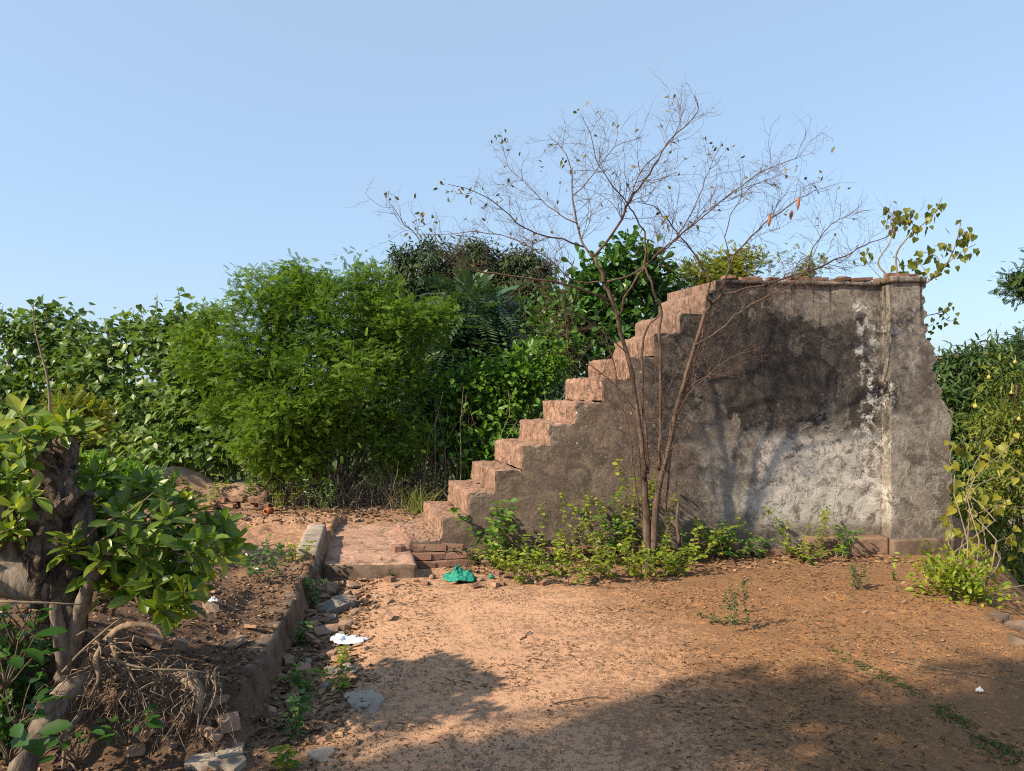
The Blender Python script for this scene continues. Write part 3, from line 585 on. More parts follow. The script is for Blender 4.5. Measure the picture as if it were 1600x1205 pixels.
tree('large_leaved_tree', 'dark green tree with large rounded leaves rising behind the middle steps', 'tree', (*P(940, 760, 10.8)[:2], -.3), [lobe(985, 415, 10.8, 42, 42), lobe(940, 455, 10.8, 52, 40), lobe(890, 485, 10.7, 50, 42), lobe(860, 540, 10.5, 48, 40), lobe(950, 520, 10.6, 60, 42), lobe(1020, 450, 11, 36, 36), lobe(900, 570, 10.3, 55, 40)], L_OBOV, 'oval', 620, 7, .11, .135, 33, .06, gap=.38, gs=1.6, shell=.3, n_sub=45, ow=.8, jit=.8, zb=-.1, upj=.5)
tree('thin_leaved_tree', 'loose yellow green tree showing above the wall behind the bare branches', 'tree', (*P(1130, 700, 11.5)[:2], -.8), [lobe(1080, 440, 11.5, 55, 36), lobe(1150, 425, 11.6, 60, 34), lobe(1225, 425, 11.8, 50, 28), lobe(1060, 480, 11.4, 40, 34), lobe(1120, 480, 11.5, 70, 40), lobe(1275, 430, 12, 26, 24)], L_FEATHER, 'yellow', 1300, 5, .11, .10, 34, .03, gap=.46, gs=2.2, shell=.45, n_sub=90, ow=.6, jit=.8, zb=.1, upj=.4, fl=.6)

# heart leaved bushes on the left
hb = (('heart_leaved_bush', 'tall grey green heart leaved bush at the left edge with sky behind its top', 40, 12.0, [lobe(20, 560, 12, 60, 55), lobe(75, 520, 12.2, 55, 40), lobe(15, 640, 11.5, 60, 50), lobe(110, 580, 11.8, 50, 48)], 41),
      ('heart_leaved_bush', 'broad grey green heart leaved bush in the middle of the left thicket', 170, 11.6, [lobe(150, 530, 11.6, 50, 42), lobe(200, 540, 11.5, 48, 42), lobe(160, 600, 11.2, 60, 50), lobe(210, 640, 10.8, 60, 50), lobe(130, 670, 10.8, 55, 45), lobe(220, 700, 10.4, 45, 30)], 42),
      ('heart_leaved_bush', 'lighter heart leaved bush half hidden by the feathery tree', 290, 10.8, [lobe(255, 540, 10.8, 48, 40), lobe(300, 515, 10.7, 34, 30), lobe(305, 580, 10.4, 46, 42), lobe(310, 640, 10.2, 50, 45), lobe(280, 700, 10, 50, 32), lobe(340, 700, 9.9, 45, 28)], 43))
HM = leaf_meshes(L_HEART, 'heart')
for nm, lab, bx, d, lobes, sd in hb:
    t, pts, out = tree(nm, lab, 'bush', (*P(bx, 760, d)[:2], 0.0), lobes, L_HEART, 'heart', 620, 5, .10, .115, sd, .030, 'bark_dark', 4, .38, 1.8, .34, 50, 'heart leaved bushes of the left thicket', ow=.7, jit=.5, zb=-.55, upj=.6)
    rg = np.random.default_rng(sd)
    # thin shoots that stand out against the sky, each leaf its own
    sh = MB(); top = pts[np.argsort(-pts[:, 2])[:60]]; LP, LD = [], []
    for p in top[rg.choice(60, 9, replace=False)]:
        e = p + np.array((rg.normal(0, .18), rg.normal(0, .1), rg.uniform(.15, .42))); q_ = limb(sh, p - (0, 0, .3), e, .008, .004, .06, 6, 4, 0, 0, rg)
        for u_ in np.linspace(.3, 1, 9):
            k = q_[int(u_ * 5)]; LP.append(k + rg.normal(0, .03, 3)); LD.append((rg.normal(0, .8), rg.normal(-.3, .6), -.5))
    sh.build('shoot', M['stem'], t); LP = np.array(LP); LD = np.array(LD)
    single_leaves(t, HM, LP, LD, np.array((0, -.5, 1.)) + rg.normal(0, .4, LD.shape), rg.uniform(.08, .125, len(LP)))
tree('yellow_shrub', 'small yellow green fine leaved shrub in front of the left thicket', 'shrub', (*P(130, 720, 8.6)[:2], .1), [lobe(115, 640, 8.6, 34, 20), lobe(150, 655, 8.6, 30, 20), lobe(95, 665, 8.5, 26, 18)], L_FEATHER, 'yellow', 260, 5, .06, .09, 44, .012, stems=3, gap=.35, gs=2.5, n_sub=20, ow=.7, jit=.7, zb=.1, upj=.4)
tree('broadleaf_bush', 'dense mid green bush behind the fallen trunk on the left', 'bush', (*P(150, 830, 5.4)[:2], .2), [lobe(60, 730, 5.4, 60, 36, .4), lobe(140, 745, 5.5, 60, 34, .4), lobe(215, 770, 5.5, 55, 28, .35), lobe(30, 790, 5, 50, 40, .35), lobe(120, 790, 5.2, 70, 30, .4)], L_OVAL, 'bright', 420, 6, .055, .085, 45, .016, stems=4, gap=.36, gs=3, shell=.4, n_sub=40, ow=.7, jit=.8, zb=-.05, upj=.5)

# fan palms
def fan_palm(label, base, fronds, seed):
    rg = np.random.default_rng(seed); t = thing('fan_palm', label, 'palm', base, 'fan palms in the thicket'); base = np.array(base)
    for (ex, ey, ez) in fronds:
        e = base + np.array((ex, ey, ez)); m = MB(); tube(m, smooth_path([base, base + (ex * .35, ey * .35, ez * .6), e], 4), .008, 5)
        ax = nrm(np.array((ex, ey, ez * .3))); nn = np.array((0, -1., .25)); sd_ = nrm(np.cross(ax, nn))
        a = np.linspace(-1.7, 1.7, 22); d = np.cos(a)[:, None] * ax + np.sin(a)[:, None] * sd_; d[:, 2] -= .12
        leaf_add(m, L_LONG, np.repeat(e[None], 22, 0), d, np.repeat(nn[None], 22, 0) + rg.normal(0, .2, (22, 3)), .45, rg.random(22), np.full(22, .35)); m.build('frond', LM['pinnate'], t)
fan_palm('small fan palm poking out between the heart leaved bush and the feathery tree', (*P(275, 640, 11.4)[:2], 1.0), [(-.05, 0, .95), (.25, -.1, .9), (.1, -.1, 1.25)], 1)
fan_palm('fan palm in the dark gap right of the feathery tree', (*P(640, 640, 10.9)[:2], .9), [(-.2, 0, 1.1), (.2, -.1, 1.2), (.0, -.2, .9), (.4, 0, .8)], 2)

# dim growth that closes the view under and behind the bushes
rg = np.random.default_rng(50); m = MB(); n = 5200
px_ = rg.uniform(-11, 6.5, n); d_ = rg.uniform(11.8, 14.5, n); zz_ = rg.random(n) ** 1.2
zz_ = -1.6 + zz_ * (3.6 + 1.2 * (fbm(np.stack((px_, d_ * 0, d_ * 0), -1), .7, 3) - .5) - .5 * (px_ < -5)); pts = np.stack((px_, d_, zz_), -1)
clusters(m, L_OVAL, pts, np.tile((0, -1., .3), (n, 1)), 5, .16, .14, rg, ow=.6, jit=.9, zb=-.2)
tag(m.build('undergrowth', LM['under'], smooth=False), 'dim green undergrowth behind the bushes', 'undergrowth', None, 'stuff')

# right side: trees on the falling ground
t, pts, out = tree('mango_tree', 'dense green mango tree just right of the broken wall end', 'tree', (*P(1520, 900, 13)[:2], -2.6), [lobe(1500, 590, 13, 50, 42), lobe(1480, 660, 12.6, 50, 60), lobe(1545, 580, 13.5, 45, 40), lobe(1520, 700, 12.4, 55, 60), lobe(1500, 790, 12, 60, 60), lobe(1600, 640, 13, 70, 70)], L_LONG, 'under', 1250, 9, .09, .19, 61, .10, gap=.34, gs=1.5, shell=.22, n_sub=30, ow=.75, jit=.6, zb=-.6, upj=.4)
t, pts, out = tree('fruit_tree', 'yellow green tree bearing round yellow fruit at the right edge', 'tree', (*P(1600, 900, 10.5)[:2], -2.5), [lobe(1585, 600, 10.6, 55, 40), lobe(1560, 660, 10.4, 50, 42), lobe(1620, 680, 10.5, 60, 60), lobe(1575, 740, 10.2, 60, 48), lobe(1530, 800, 10, 55, 45), lobe(1600, 820, 9.8, 70, 50), lobe(1540, 880, 9.4, 60, 50), lobe(1620, 900, 9.2, 70, 50)], L_LONG, 'olive', 1250, 7, .10, .12, 62, .05, gap=.42, gs=2.0, shell=.36, n_sub=70, ow=.7, jit=.8, zb=-.3, upj=.5)
fm = plain('yellow_fruit_skin', (.30, .27, .07), .6, .2)
for (fx, fy) in ((1586, 566), (1580, 614), (1524, 635), (1592, 655), (1587, 681), (1545, 590), (1562, 720)):
    m = MB(); c = P(fx, fy, 9.85); k = .55 + .35 * ((fx * 7) % 10) / 10; tube(m, [c + (0, 0, .10), c + (.005, 0, .04), c + (0, 0, .032 * k), c + (0, 0, .012 * k), c - (0, 0, .012 * k), c - (0, 0, .034 * k), c - (0, 0, .042 * k)], np.array([.003, .003, .024 * k, .037 * k, .039 * k, .022 * k, .004]), 8, .3, .15); m.build('fruit', fm, t)
tree('tall_tree', 'tip of a tall dark tree leaning in at the right edge', 'tree', (*P(1680, 800, 17)[:2], -2.6), [lobe(1600, 445, 17, 28, 14), lobe(1660, 430, 17, 60, 50), lobe(1680, 500, 17, 50, 50), lobe(1625, 540, 17, 34, 14)], L_FEATHER, 'under', 1100, 6, .13, .16, 63, .09, gap=.35, n_sub=20, zb=.1)
tree('far_tree', 'distant rounded tree showing over the mango tree at right', 'tree', (*P(1555, 700, 26)[:2], -3), [lobe(1555, 565, 26, 45, 34), lobe(1520, 590, 26, 45, 34), lobe(1575, 600, 26, 50, 40)], L_LONG, 'mango', 420, 9, .18, .26, 64, .12, gap=.32, n_sub=10, zb=-.5)
bl = P(1582, 560, 21); t = thing('far_building', 'bit of a pale weathered building beyond the trees at right', 'building', (bl[0], bl[1], -3))
m = MB(); worn_box(m, (bl[0] - .45, bl[1], -3), (bl[0] + 3, bl[1] + 3, bl[2] + .1), .4, .02, .02, 0, 'uUvVz'); m.build('wall', M['concrete'], t)
m = MB(); worn_box(m, (bl[0] - .6, bl[1] - .15, bl[2] + .1), (bl[0] + 3.1, bl[1] + 3.1, bl[2] + .22), .4, .02, .02, 0, 'uUvVz'); m.build('roof', M['kerb'], t)

# heart leaved vine at the yard's right edge: every leaf its own
VM = leaf_meshes(L_HEART, 'vine'); rg = np.random.default_rng(70)
t = thing('heart_leaved_shrub', 'straggly yellowing heart leaved shrub right of the wall end, pale stems arching', 'shrub', G(1500, 930)); m = MB(); LP, LD = [], []
b_ = np.array(t.location)
for (tx, ty, td, bend) in ((1500, 690, 7.4, .1), (1545, 690, 7.6, .2), (1590, 690, 7.3, .2), (1510, 760, 7.0, .05), (1570, 790, 7.0, .2), (1600, 740, 7.2, .25), (1530, 850, 6.6, .05), (1600, 850, 6.8, .2), (1560, 890, 6.4, .15), (1620, 800, 7, .2), (1490, 820, 6.9, 0)):
    q_ = limb(m, b_ + rg.normal(0, .06, 3) * (1, 1, 0), P(tx, ty, td), .0065, .002, .05, 8, 5, .15, 0, rg)
    for k in range(3, 8):
        for _ in range(2 + (k > 5)):
            LP.append(q_[k] + rg.normal(0, .05, 3)); LD.append((rg.normal(0, .7), rg.normal(-.3, .5), -.7))
m.build('stem', M['stem'], t); LP = np.array(LP); LD = np.array(LD)
single_leaves(t, VM, LP, LD, np.array((0, -.9, .6)) + rg.normal(0, .4, LD.shape), rg.uniform(.06, .10, len(LP)))
t.children[0].name = 'stem'
m = MB(); t2 = thing('low_shrub', 'low green shrub at the foot of the broken wall end', 'shrub', G(1495, 935)); pts = np.array(t2.location) + rg.normal(0, 1, (170, 3)) * (.14, .12, .10) + (0, 0, .14)
clusters(m, L_OVAL, pts, nrm(pts - np.array(t2.location)), 5, .03, .05, rg); m.build('foliage', LM['weed'], t2, smooth=False)
m = MB()
for k in range(14): limb(m, t2.location, pts[k], .005, .002, .05, 4, 4, 0, 0, rg)
m.build('stem', M['stem'], t2)

# fig saplings rooted in the wall
def sapling(label, base, stems, leaf, seed):
    rg = np.random.default_rng(seed); t = thing('fig_sapling', label, 'sapling', base, 'fig saplings rooted in the wall'); m = MB(); LP, LD = [], []
    for pts, r0, r1, first in stems:
        p = smooth_path(np.array(pts), 4); tube(m, p, np.linspace(r0, r1, len(p)), 5, rg.random())
        for k in range(int(len(p) * first), len(p)):
            for _ in range(2):
                if rg.random() < .85: LP.append(p[k] + rg.normal(0, .035, 3) - (0, 0, .02)); LD.append((rg.normal(0, .45), rg.normal(-.1, .4), -1))
    m.build('stem', M['stem'], t); LP = np.array(LP); LD = np.array(LD); single_leaves(t, SM, LP, LD, np.array((0, -1., .3)) + rg.normal(0, .6, LD.shape), rg.uniform(*leaf, len(LP)))
SM = leaf_meshes(L_HEART, 'fig', (0, .2, .4))
Q = lambda x, y, d=7.3: P(x, y, d)
sapling('fig sapling with drooping leaves spreading from the top of the pier', wall_w(4.60, .1, 2.70),
        [([wall_w(4.62, .1, 2.72), Q(1372, 412), Q(1390, 380), Q(1398, 345), Q(1384, 325)], .010, .004, .6), ([wall_w(4.66, .1, 2.72), Q(1400, 400), Q(1418, 372), Q(1445, 348), Q(1462, 330), Q(1472, 308)], .011, .004, .45),
         ([wall_w(4.78, .1, 2.62), Q(1450, 440), Q(1475, 418), Q(1492, 385), Q(1502, 345)], .013, .004, .45), ([Q(1480, 412), Q(1500, 395), Q(1524, 382)], .005, .003, .5), ([Q(1470, 420), Q(1462, 400), Q(1432, 392)], .005, .003, .2),
         ([Q(1400, 400), Q(1412, 415), Q(1440, 405)], .005, .003, .3), ([Q(1430, 362), Q(1424, 345), Q(1412, 332)], .005, .003, .3), ([Q(1488, 395), Q(1475, 380), Q(1460, 385)], .004, .003, .3), ([Q(1398, 350), Q(1405, 335), Q(1425, 328)], .004, .002, .2), ([Q(1452, 440), Q(1440, 415), Q(1420, 402)], .004, .002, .4), ([Q(1497, 365), Q(1510, 370), Q(1515, 362)], .004, .002, .3), ([wall_w(4.5, .1, 2.72), Q(1352, 405), Q(1362, 385)], .004, .002, .5)], (.05, .088), 81)
sapling('small drooping fig shoot growing out of the broken edge below the pier cap', wall_w(4.76, .05, 2.35), [([wall_w(4.74, .05, 2.36), Q(1455, 492), Q(1478, 484), Q(1488, 472)], .006, .003, .4), ([Q(1465, 490), Q(1485, 502), Q(1496, 492)], .004, .002, .7), ([wall_w(4.76, .05, 2.28), Q(1452, 510), Q(1460, 502)], .004, .002, .3)], (.035, .06), 82)

# ------------------------------------------------------------------ the bare tree in front of the wall
rg = np.random.default_rng(90); bt_base = P(1012, 846, 6.42); bt_base[2] = H(bt_base[0], bt_base[1]) - .02
bt = thing('bare_tree', 'nearly leafless tree with reddish twigs standing before the wall', 'tree', bt_base)
def pth(xy, d0, d1, m=3): 
    xy = np.array(xy, float); t = np.linspace(0, 1, len(xy)); return smooth_path(np.array([P(x, y, d0 + (d1 - d0) * k) for (x, y), k in zip(xy, t)]), m)
m = MB()
tube(m, smooth_path(np.array([bt_base - (0, 0, .1), P(1010, 815, 6.44), P(1009, 785, 6.44), P(1006, 745, 6.44), P(1001, 700, 6.44)]), 5), np.linspace(.042, .020, 21), 14, .3, .5, True, 14)
tube(m, smooth_path(np.array([bt_base + (.03, .0, -.1), P(1024, 800, 6.44), P(1030, 765, 6.44), P(1036, 735, 6.44), P(1045, 700, 6.44)]), 5), np.linspace(.037, .019, 21), 14, .5, .5, True, 14)
tube(m, smooth_path(np.array([P(1062, 850, 6.5), P(1058, 815, 6.5), P(1060, 785, 6.5)]), 4), np.linspace(.022, .012, 9), 8, .5, .4)
m.build('trunk', M['bark_bare'], bt)
MAIN = [  # photo-traced axes: points, distance at start and end, radius at start and end
 ([(1007,750),(1001,690),(991,607),(979,551),(965,500),(952,462),(943,438),(929,402)], 6.42, 6.22, .027, .015),
 ([(1012,740),(1010,690),(1004,620),(1003,560),(1011,515),(1032,488)], 6.42, 6.32, .016, .009),
 ([(1030,735),(1032,680),(1034,600),(1032,520),(1033,488),(1022,455),(1008,412),(1008,362)], 6.47, 6.12, .019, .009),
 ([(1034,742),(1048,685),(1062,619),(1078,567),(1098,500),(1112,476),(1127,461)], 6.47, 6.32, .026, .015),
 ([(1040,800),(1046,740),(1056,660),(1075,600),(1092,545),(1100,500)], 6.46, 6.42, .012, .006),
 ([(1000,810),(992,745),(984,680),(968,620),(958,560),(940,510)], 6.42, 6.30, .011, .005),
 ([(929,400),(955,369),(975,332),(982,316),(1008,283),(1027,250),(1055,210),(1091,177),(1085,150)], 6.22, 5.82, .016, .003),
 ([(929,402),(912,384),(902,346),(894,306),(894,269),(879,233),(856,210)], 6.22, 6.62, .014, .003),
 ([(912,386),(879,376),(819,356),(786,326),(739,299),(700,288)], 6.22, 5.72, .011, .002),
 ([(902,349),(876,336),(846,313),(819,283),(793,260),(785,222)], 6.27, 6.72, .008, .002),
 ([(952,470),(929,459),(882,445),(856,440),(793,430),(739,422),(700,406),(660,379),(633,349),(603,311)], 6.27, 5.52, .015, .002),
 ([(885,422),(880,452),(884,502),(889,563)], 6.02, 6.02, .006, .003),
 ([(1008,362),(988,332),(975,312),(952,283),(932,246),(922,210),(908,178)], 6.12, 5.82, .009, .002),
 ([(1127,461),(1187,446),(1262,424),(1292,412),(1330,394),(1360,379),(1394,364),(1409,340)], 6.32, 6.72, .015, .002),
 ([(1112,474),(1103,465),(1110,446),(1097,416),(1071,379),(1049,352),(1030,330),(1000,310)], 6.32, 6.02, .014, .003),
 ([(1124,458),(1142,412),(1165,379),(1195,349),(1232,322),(1259,304),(1307,287)], 6.32, 6.52, .013, .002),
 ([(1085,540),(1124,517),(1161,484),(1202,461),(1232,448),(1265,410),(1290,350)], 6.37, 6.12, .013, .002),
 ([(965,500),(985,450),(1026,397),(1056,375),(1094,341),(1142,304),(1187,270),(1232,251),(1255,242)], 6.32, 5.72, .013, .002),
 ([(949,440),(995,425),(1045,386),(1071,359),(1100,332),(1150,300),(1200,280)], 6.22, 6.62, .011, .002),
 ([(982,316),(1000,270),(1040,230),(1062,190),(1056,150)], 6.02, 6.22, .007, .002),
 ([(1055,375),(1090,310),(1108,265),(1122,235)], 6.02, 6.22, .007, .002),
 ([(1142,412),(1135,370),(1150,320),(1180,290),(1230,270)], 6.32, 6.02, .007, .002),
 ([(945,440),(900,440),(850,400),(800,372),(745,362),(690,368),(640,362)], 6.22, 6.62, .009, .002),
 ([(894,306),(930,270),(960,230),(1000,215)], 6.42, 6.12, .007, .002),
 ([(1262,424),(1270,390),(1300,350),(1330,335),(1360,330)], 6.52, 6.32, .007, .002),
 ([(979,551),(930,510),(880,480),(840,470)], 6.32, 6.02, .008, .002),
 ([(1001,650),(960,600),(910,560),(880,520)], 6.42, 6.12, .007, .002),
 ([(1056,650),(1090,600),(1140,560),(1190,545)], 6.42, 6.32, .006, .002),
 ([(1062,619),(1100,590),(1150,590)], 6.44, 6.37, .005, .002),
]
tw = MB(); tips = []
def twig(a, d, L, r, lvl):
    n = 5; pts = [a]; d = d / np.linalg.norm(d)
    for k in range(n):
        d = nrm(d + rg.normal(0, .22, 3) + np.array((0, 0, .05))); pts.append(pts[-1] + d * L / n)
    pts = np.array(pts); tube(tw, pts, np.linspace(r, r * .45, n + 1), 4 if lvl < 2 else 3, rg.random(), 0, False)
    if lvl < 2:
        for k in range(1, n + 1):
            if rg.random() < (.85 if lvl == 0 else .55):
                s = nrm(rg.normal(0, 1, 3) * (1, .8, .9)); twig(pts[k], d * .75 + s * .8, L * rg.uniform(.4, .7), r * .62, lvl + 1)
    else: tips.append((pts[-1], d))
for j, (xy, d0, d1, r0, r1) in enumerate(MAIN):
    p = pth(xy, d0, d1); m = MB(); p[1:-1] += rg.normal(0, .006, p[1:-1].shape); rad = np.linspace(r0 * (.75 if j > 3 else .88), r1, len(p)); tube(m, p, rad, 8 if r0 > .01 else 6, rg.random(), .2)
    m.build('stem' if j < 4 else 'branch', M['bark_bare' if r0 > .012 else 'twig'], bt)
    tips.append((p[-1], p[-1] - p[-2]))
    if j < 4: continue
    if j in (4, 5): rad = rad * .8
    seg = np.linalg.norm(np.diff(p, axis=0), axis=1).sum(); nsub = int(seg / .068)
    for k in range(nsub):
        t_ = rg.uniform(.22, .98); i = min(int(t_ * (len(p) - 1)), len(p) - 2); tg = nrm(p[i + 1] - p[i])
        s = nrm(rg.normal(0, 1, 3) * (1, .75, .8)); s = nrm(s - tg * np.dot(s, tg)); up = .04 if j not in (4, 5, 11, 25, 26, 27, 28) else 0
        twig(p[i], tg * .75 + s * .85 + np.array((0, 0, up)), rg.uniform(.22, .50) * (1.15 - .62 * t_), max(.0020, min(.0040, rad[i] * .36)), 0 if rg.random() < .5 else 1)
for k in range(42):                                        # tangle of dead twigs low down against the wall
    a = P(rg.uniform(985, 1085), rg.uniform(540, 760), rg.uniform(6.3, 6.5)); twig(a, np.array((rg.normal(.1, 1), rg.normal(0, .35), rg.normal(-.1, .6))), rg.uniform(.2, .5), .0026, 1)
tag(tw.build('twigs', M['twig'], bt), None, None, None, 'stuff')
BM = leaf_meshes(L_OVAL, 'sparse', (0, .3)); i = rg.choice(len(tips), min(230, len(tips)), replace=False); tp = np.array([tips[k][0] for k in i]); wgt = (tp[:, 2] > 2.6)
tp = tp[wgt]; extra = []
for (x, y, n_) in ((603,308,7),(690,288,6),(712,296,5),(786,214,6),(640,350,8),(655,345,7),(660,372,4),(680,350,5),(735,316,5),(905,180,3),(1050,148,4),(880,258,6),(900,262,5),(1105,210,3),(1125,235,5),(1040,350,4),(1245,255,3),(1300,288,3),(1275,268,3),(1055,225,5),(770,312,4),(840,255,4)):
    for _ in range(n_): extra.append(P(x + rg.normal(0, 7), y + rg.normal(0, 7), 6.0))
tp = np.vstack((tp, extra)); dd = rg.normal(0, 1, tp.shape) - (0, 0, .5)
single_leaves(bt, BM, tp, dd, rg.normal(0, 1, tp.shape) + (0, -.6, .3), rg.uniform(.030, .052, len(tp)))
pm = plain('dry_pod', (.30, .14, .08), .8, .1)
for (x, y, l) in ((1248, 318, .12), (1237, 336, .09), (1203, 344, .12)):
    a = P(x, y, 6.25); m = MB(); q_ = np.linspace(0, 1, 7)[:, None]; tube(m, a + (0, 0, l / 2) - q_ * np.array((.01, 0, l)), [.003, .012, .016, .017, .015, .010, .003], 6); m.build('seed_pod', pm, bt)

# ------------------------------------------------------------------ the gnarled tree in the left foreground
rg = np.random.default_rng(100); gt_base = P(70, 1185, 3.0); gt_base[2] = H(gt_base[0], gt_base[1])
gt = thing('gnarled_tree', 'gnarled grey tree stump sprouting glossy leaves above bared roots, left foreground', 'tree', gt_base)
def px_tube(m, pts, rad, sides=14, bark=.3, k=5, bs=9.0, cap=True):
    p = smooth_path(np.array([P(*q) for q in pts]), k); r = np.interp(np.linspace(0, 1, len(p)), np.linspace(0, 1, len(rad)), rad); tube(m, p, r, sides, .4, bark, cap, bs); return p
m = MB(); px_tube(m, [(112, 1010, 3.12), (105, 960, 3.1), (88, 920, 3.08), (84, 860, 3.06), (88, 800, 3.05), (84, 750, 3.05), (96, 700, 3.06), (92, 685, 3.06)], [.045, .075, .100, .095, .080, .082, .070, .02], 44, .55, 16, 26)
px_tube(m, [(112, 900, 3.04), (132, 850, 3.02), (128, 800, 3.03), (140, 770, 3.0)], [.05, .045, .04, .018], 30, .6, 12, 30)
px_tube(m, [(70, 900, 3.02), (58, 850, 3.0), (62, 790, 3.0), (50, 745, 3.0)], [.05, .04, .035, .012], 30, .6, 12, 30)
px_tube(m, [(100, 800, 3.0), (118, 775, 2.96), (108, 750, 2.95), (125, 735, 2.94)], [.03, .03, .025, .008], 10, .9, 5, 16)
m.build('trunk', M['bark_grey'], gt)
m = MB(); px_tube(m, [(-120, 860, 3.02), (-40, 890, 3.02), (30, 903, 3.05), (95, 912, 3.08)], [.10, .105, .10, .08], 18, .3, 6, 7); px_tube(m, [(-40, 720, 3.0), (-5, 790, 3.0), (5, 850, 3.02), (30, 895, 3.05)], [.05, .055, .06, .05], 14, .35); m.build('limb', M['bark_limb'], gt)
m = MB(); p = px_tube(m, [(100, 1060, 3.12), (108, 1030, 3.1), (122, 962, 3.05), (140, 915, 3.0), (158, 880, 2.97), (168, 862, 2.95)], [.036, .036, .033, .027, .024, .022], 14, .5, 7, 20); px_tube(m, [(96, 860, 3.14), (88, 950, 3.02), (98, 1010, 3.05), (105, 1045, 3.1)], [.036, .032, .03, .034], 14, .5, 7, 20); lm_ = m.build('limb', M['bark_limb'], gt)
m = MB(); tube(m, [p[-1] - (p[-1] - p[-2]) * .2, p[-1] + (p[-1] - p[-2]) * .15], [.0235, .0225], 10); m.build('cut_end', M['cut'], lm_)
m = MB(); p = px_tube(m, [(165, 1035, 3.2), (135, 1055, 3.15), (100, 1090, 3.08), (70, 1135, 3.0), (40, 1190, 2.92), (15, 1240, 2.88)], [.034, .045, .05, .052, .048, .044], 20, .45, 8, 16); rt = m.build('root_limb', M['bark_limb'], gt)
m = MB(); a = P(92, 1098, 3.05); tube(m, [a, a + (-.02, -.075, .01), a + (-.024, -.085, .012)], [.036, .030, .028], 12, .3, .2); m.build('knob', M['bark_limb'], rt)
m = MB(); b = a + (-.024, -.085, .012); tube(m, [b, b + (-.002, -.006, .001)], [.027, .024], 12); m.build('cut_end', M['cut'], rt)
for pts, rad in (([(125, 1050, 3.12), (150, 1020, 3.1), (168, 1000, 3.08), (190, 980, 3.05), (218, 976, 3.0), (244, 981, 2.98), (257, 998, 2.97)], [.02, .02, .018, .015, .012, .009, .004]),
                 ([(215, 1070, 3.3), (255, 1060, 3.22), (285, 1057, 3.15), (304, 1070, 3.12), (312, 1090, 3.1), (309, 1113, 3.1)], [.02, .024, .028, .026, .022, .014]),
                 ([(165, 1000, 3.08), (150, 1030, 3.0), (155, 1060, 2.97), (140, 1090, 2.96)], [.012, .012, .009, .004]),
                 ([(170, 995, 3.06), (180, 1020, 3.02), (188, 1045, 3.02)], [.010, .009, .004]), ([(160, 1005, 3.06), (140, 985, 3.0), (120, 993, 2.98)], [.010, .007, .003]),
                 ([(130, 1110, 3.02), (105, 1150, 2.95), (98, 1200, 2.9)], [.012, .01, .006]), ([(120, 1120, 3.05), (95, 1160, 3.0), (120, 1205, 2.95)], [.008, .008, .004])):
    m = MB(); px_tube(m, pts, rad, 9, .3, 5, 14); m.build('root', M['root'], gt)
m = MB()
for k in range(105):                                       # fine roots hanging over the cut bank
    x = rg.uniform(110, 345); y = rg.uniform(1035, 1080); d = 3.22 - rg.random() * .1; a = P(x, y, d); L = rg.uniform(.08, .34)
    e = a + np.array((rg.normal(-.03, .12), -rg.uniform(.0, .20), -L)); limb(m, a, e, rg.uniform(.001, .006), .0008, .13, 7, 4, .05, 0, rg)
for k in range(34):
    a = P(rg.uniform(140, 190), rg.uniform(1000, 1045), 3.05); e = a + np.array((rg.normal(.05, .2), rg.normal(-.03, .05), rg.uniform(-.2, .02))); limb(m, a, e, rg.uniform(.002, .005), .001, .12, 7, 4, 0, 0, rg)
tag(m.build('fine_roots', M['root'], gt), kind='stuff')
m = MB()
for pts, rad in (([(226, 832, 3.0), (240, 812, 2.98), (252, 795, 2.97), (272, 786, 2.95)], [.018, .018, .015, .010]), ([(235, 895, 3.3), (290, 868, 3.3), (345, 846, 3.3)], [.020, .017, .012]), ([(110, 860, 3.2), (190, 890, 3.25), (250, 892, 3.3)], [.03, .024, .018])):
    m = MB(); px_tube(m, pts, rad, 9, .4, 5, 14); m.build('broken_branch', M['bark_dark'], gt)
m = MB()
for pts in ([(110, 880, 3), (150, 825, 2.95), (200, 800, 2.9), (240, 770, 2.9)], [(150, 850, 2.95), (180, 832, 2.9), (236, 815, 2.9)], [(260, 885, 3), (300, 872, 2.95), (340, 850, 2.95)], [(98, 1050, 2.9), (125, 1020, 2.85), (170, 980, 2.85), (190, 965, 2.85)], [(170, 1030, 2.95), (230, 1045, 2.95), (300, 1048, 3), (362, 1061, 3.1)], [(0, 940, 2.8), (70, 942, 2.85), (130, 945, 2.9)]): px_tube(m, pts, [.006, .005, .002], 5, .1)
m.build('dry_twig', M['stem'], gt)
# leaf rosettes
L_FG = fan([(0,0,0), (.07,.10,.03), (.17,.34,.07), (.225,.60,.08), (.16,.85,.03), (.06,.97,-.03), (0,1.03,-.06), (-.06,.97,-.03), (-.16,.85,.03), (-.225,.60,.08), (-.17,.34,.07), (-.07,.10,.03)], (0,.55,-.02))
ros = []
for n_, cx, cy, rx, ry, d0, d1 in ((104, 228, 855, 130, 80, 2.85, 3.45), (10, 350, 842, 34, 30, 3.1, 3.4), (13, 240, 930, 55, 34, 2.85, 3.15), (26, 62, 690, 78, 50, 2.8, 3.25), (16, 8, 775, 45, 70, 2.8, 3.2), (6, 150, 800, 40, 40, 3.1, 3.3), (8, 121, 690, 40, 26, 3.1, 3.4), (18, 175, 772, 75, 42, 3.2, 3.5), (8, 30, 850, 40, 50, 3.2, 3.4)):
    k = 0
    while k < n_:
        q = rg.uniform(-1, 1, 2)
        if q @ q > 1: continue
        k += 1; ros.append((P(cx + q[0] * rx, cy + q[1] * ry, rg.uniform(d0, d1)), cx))
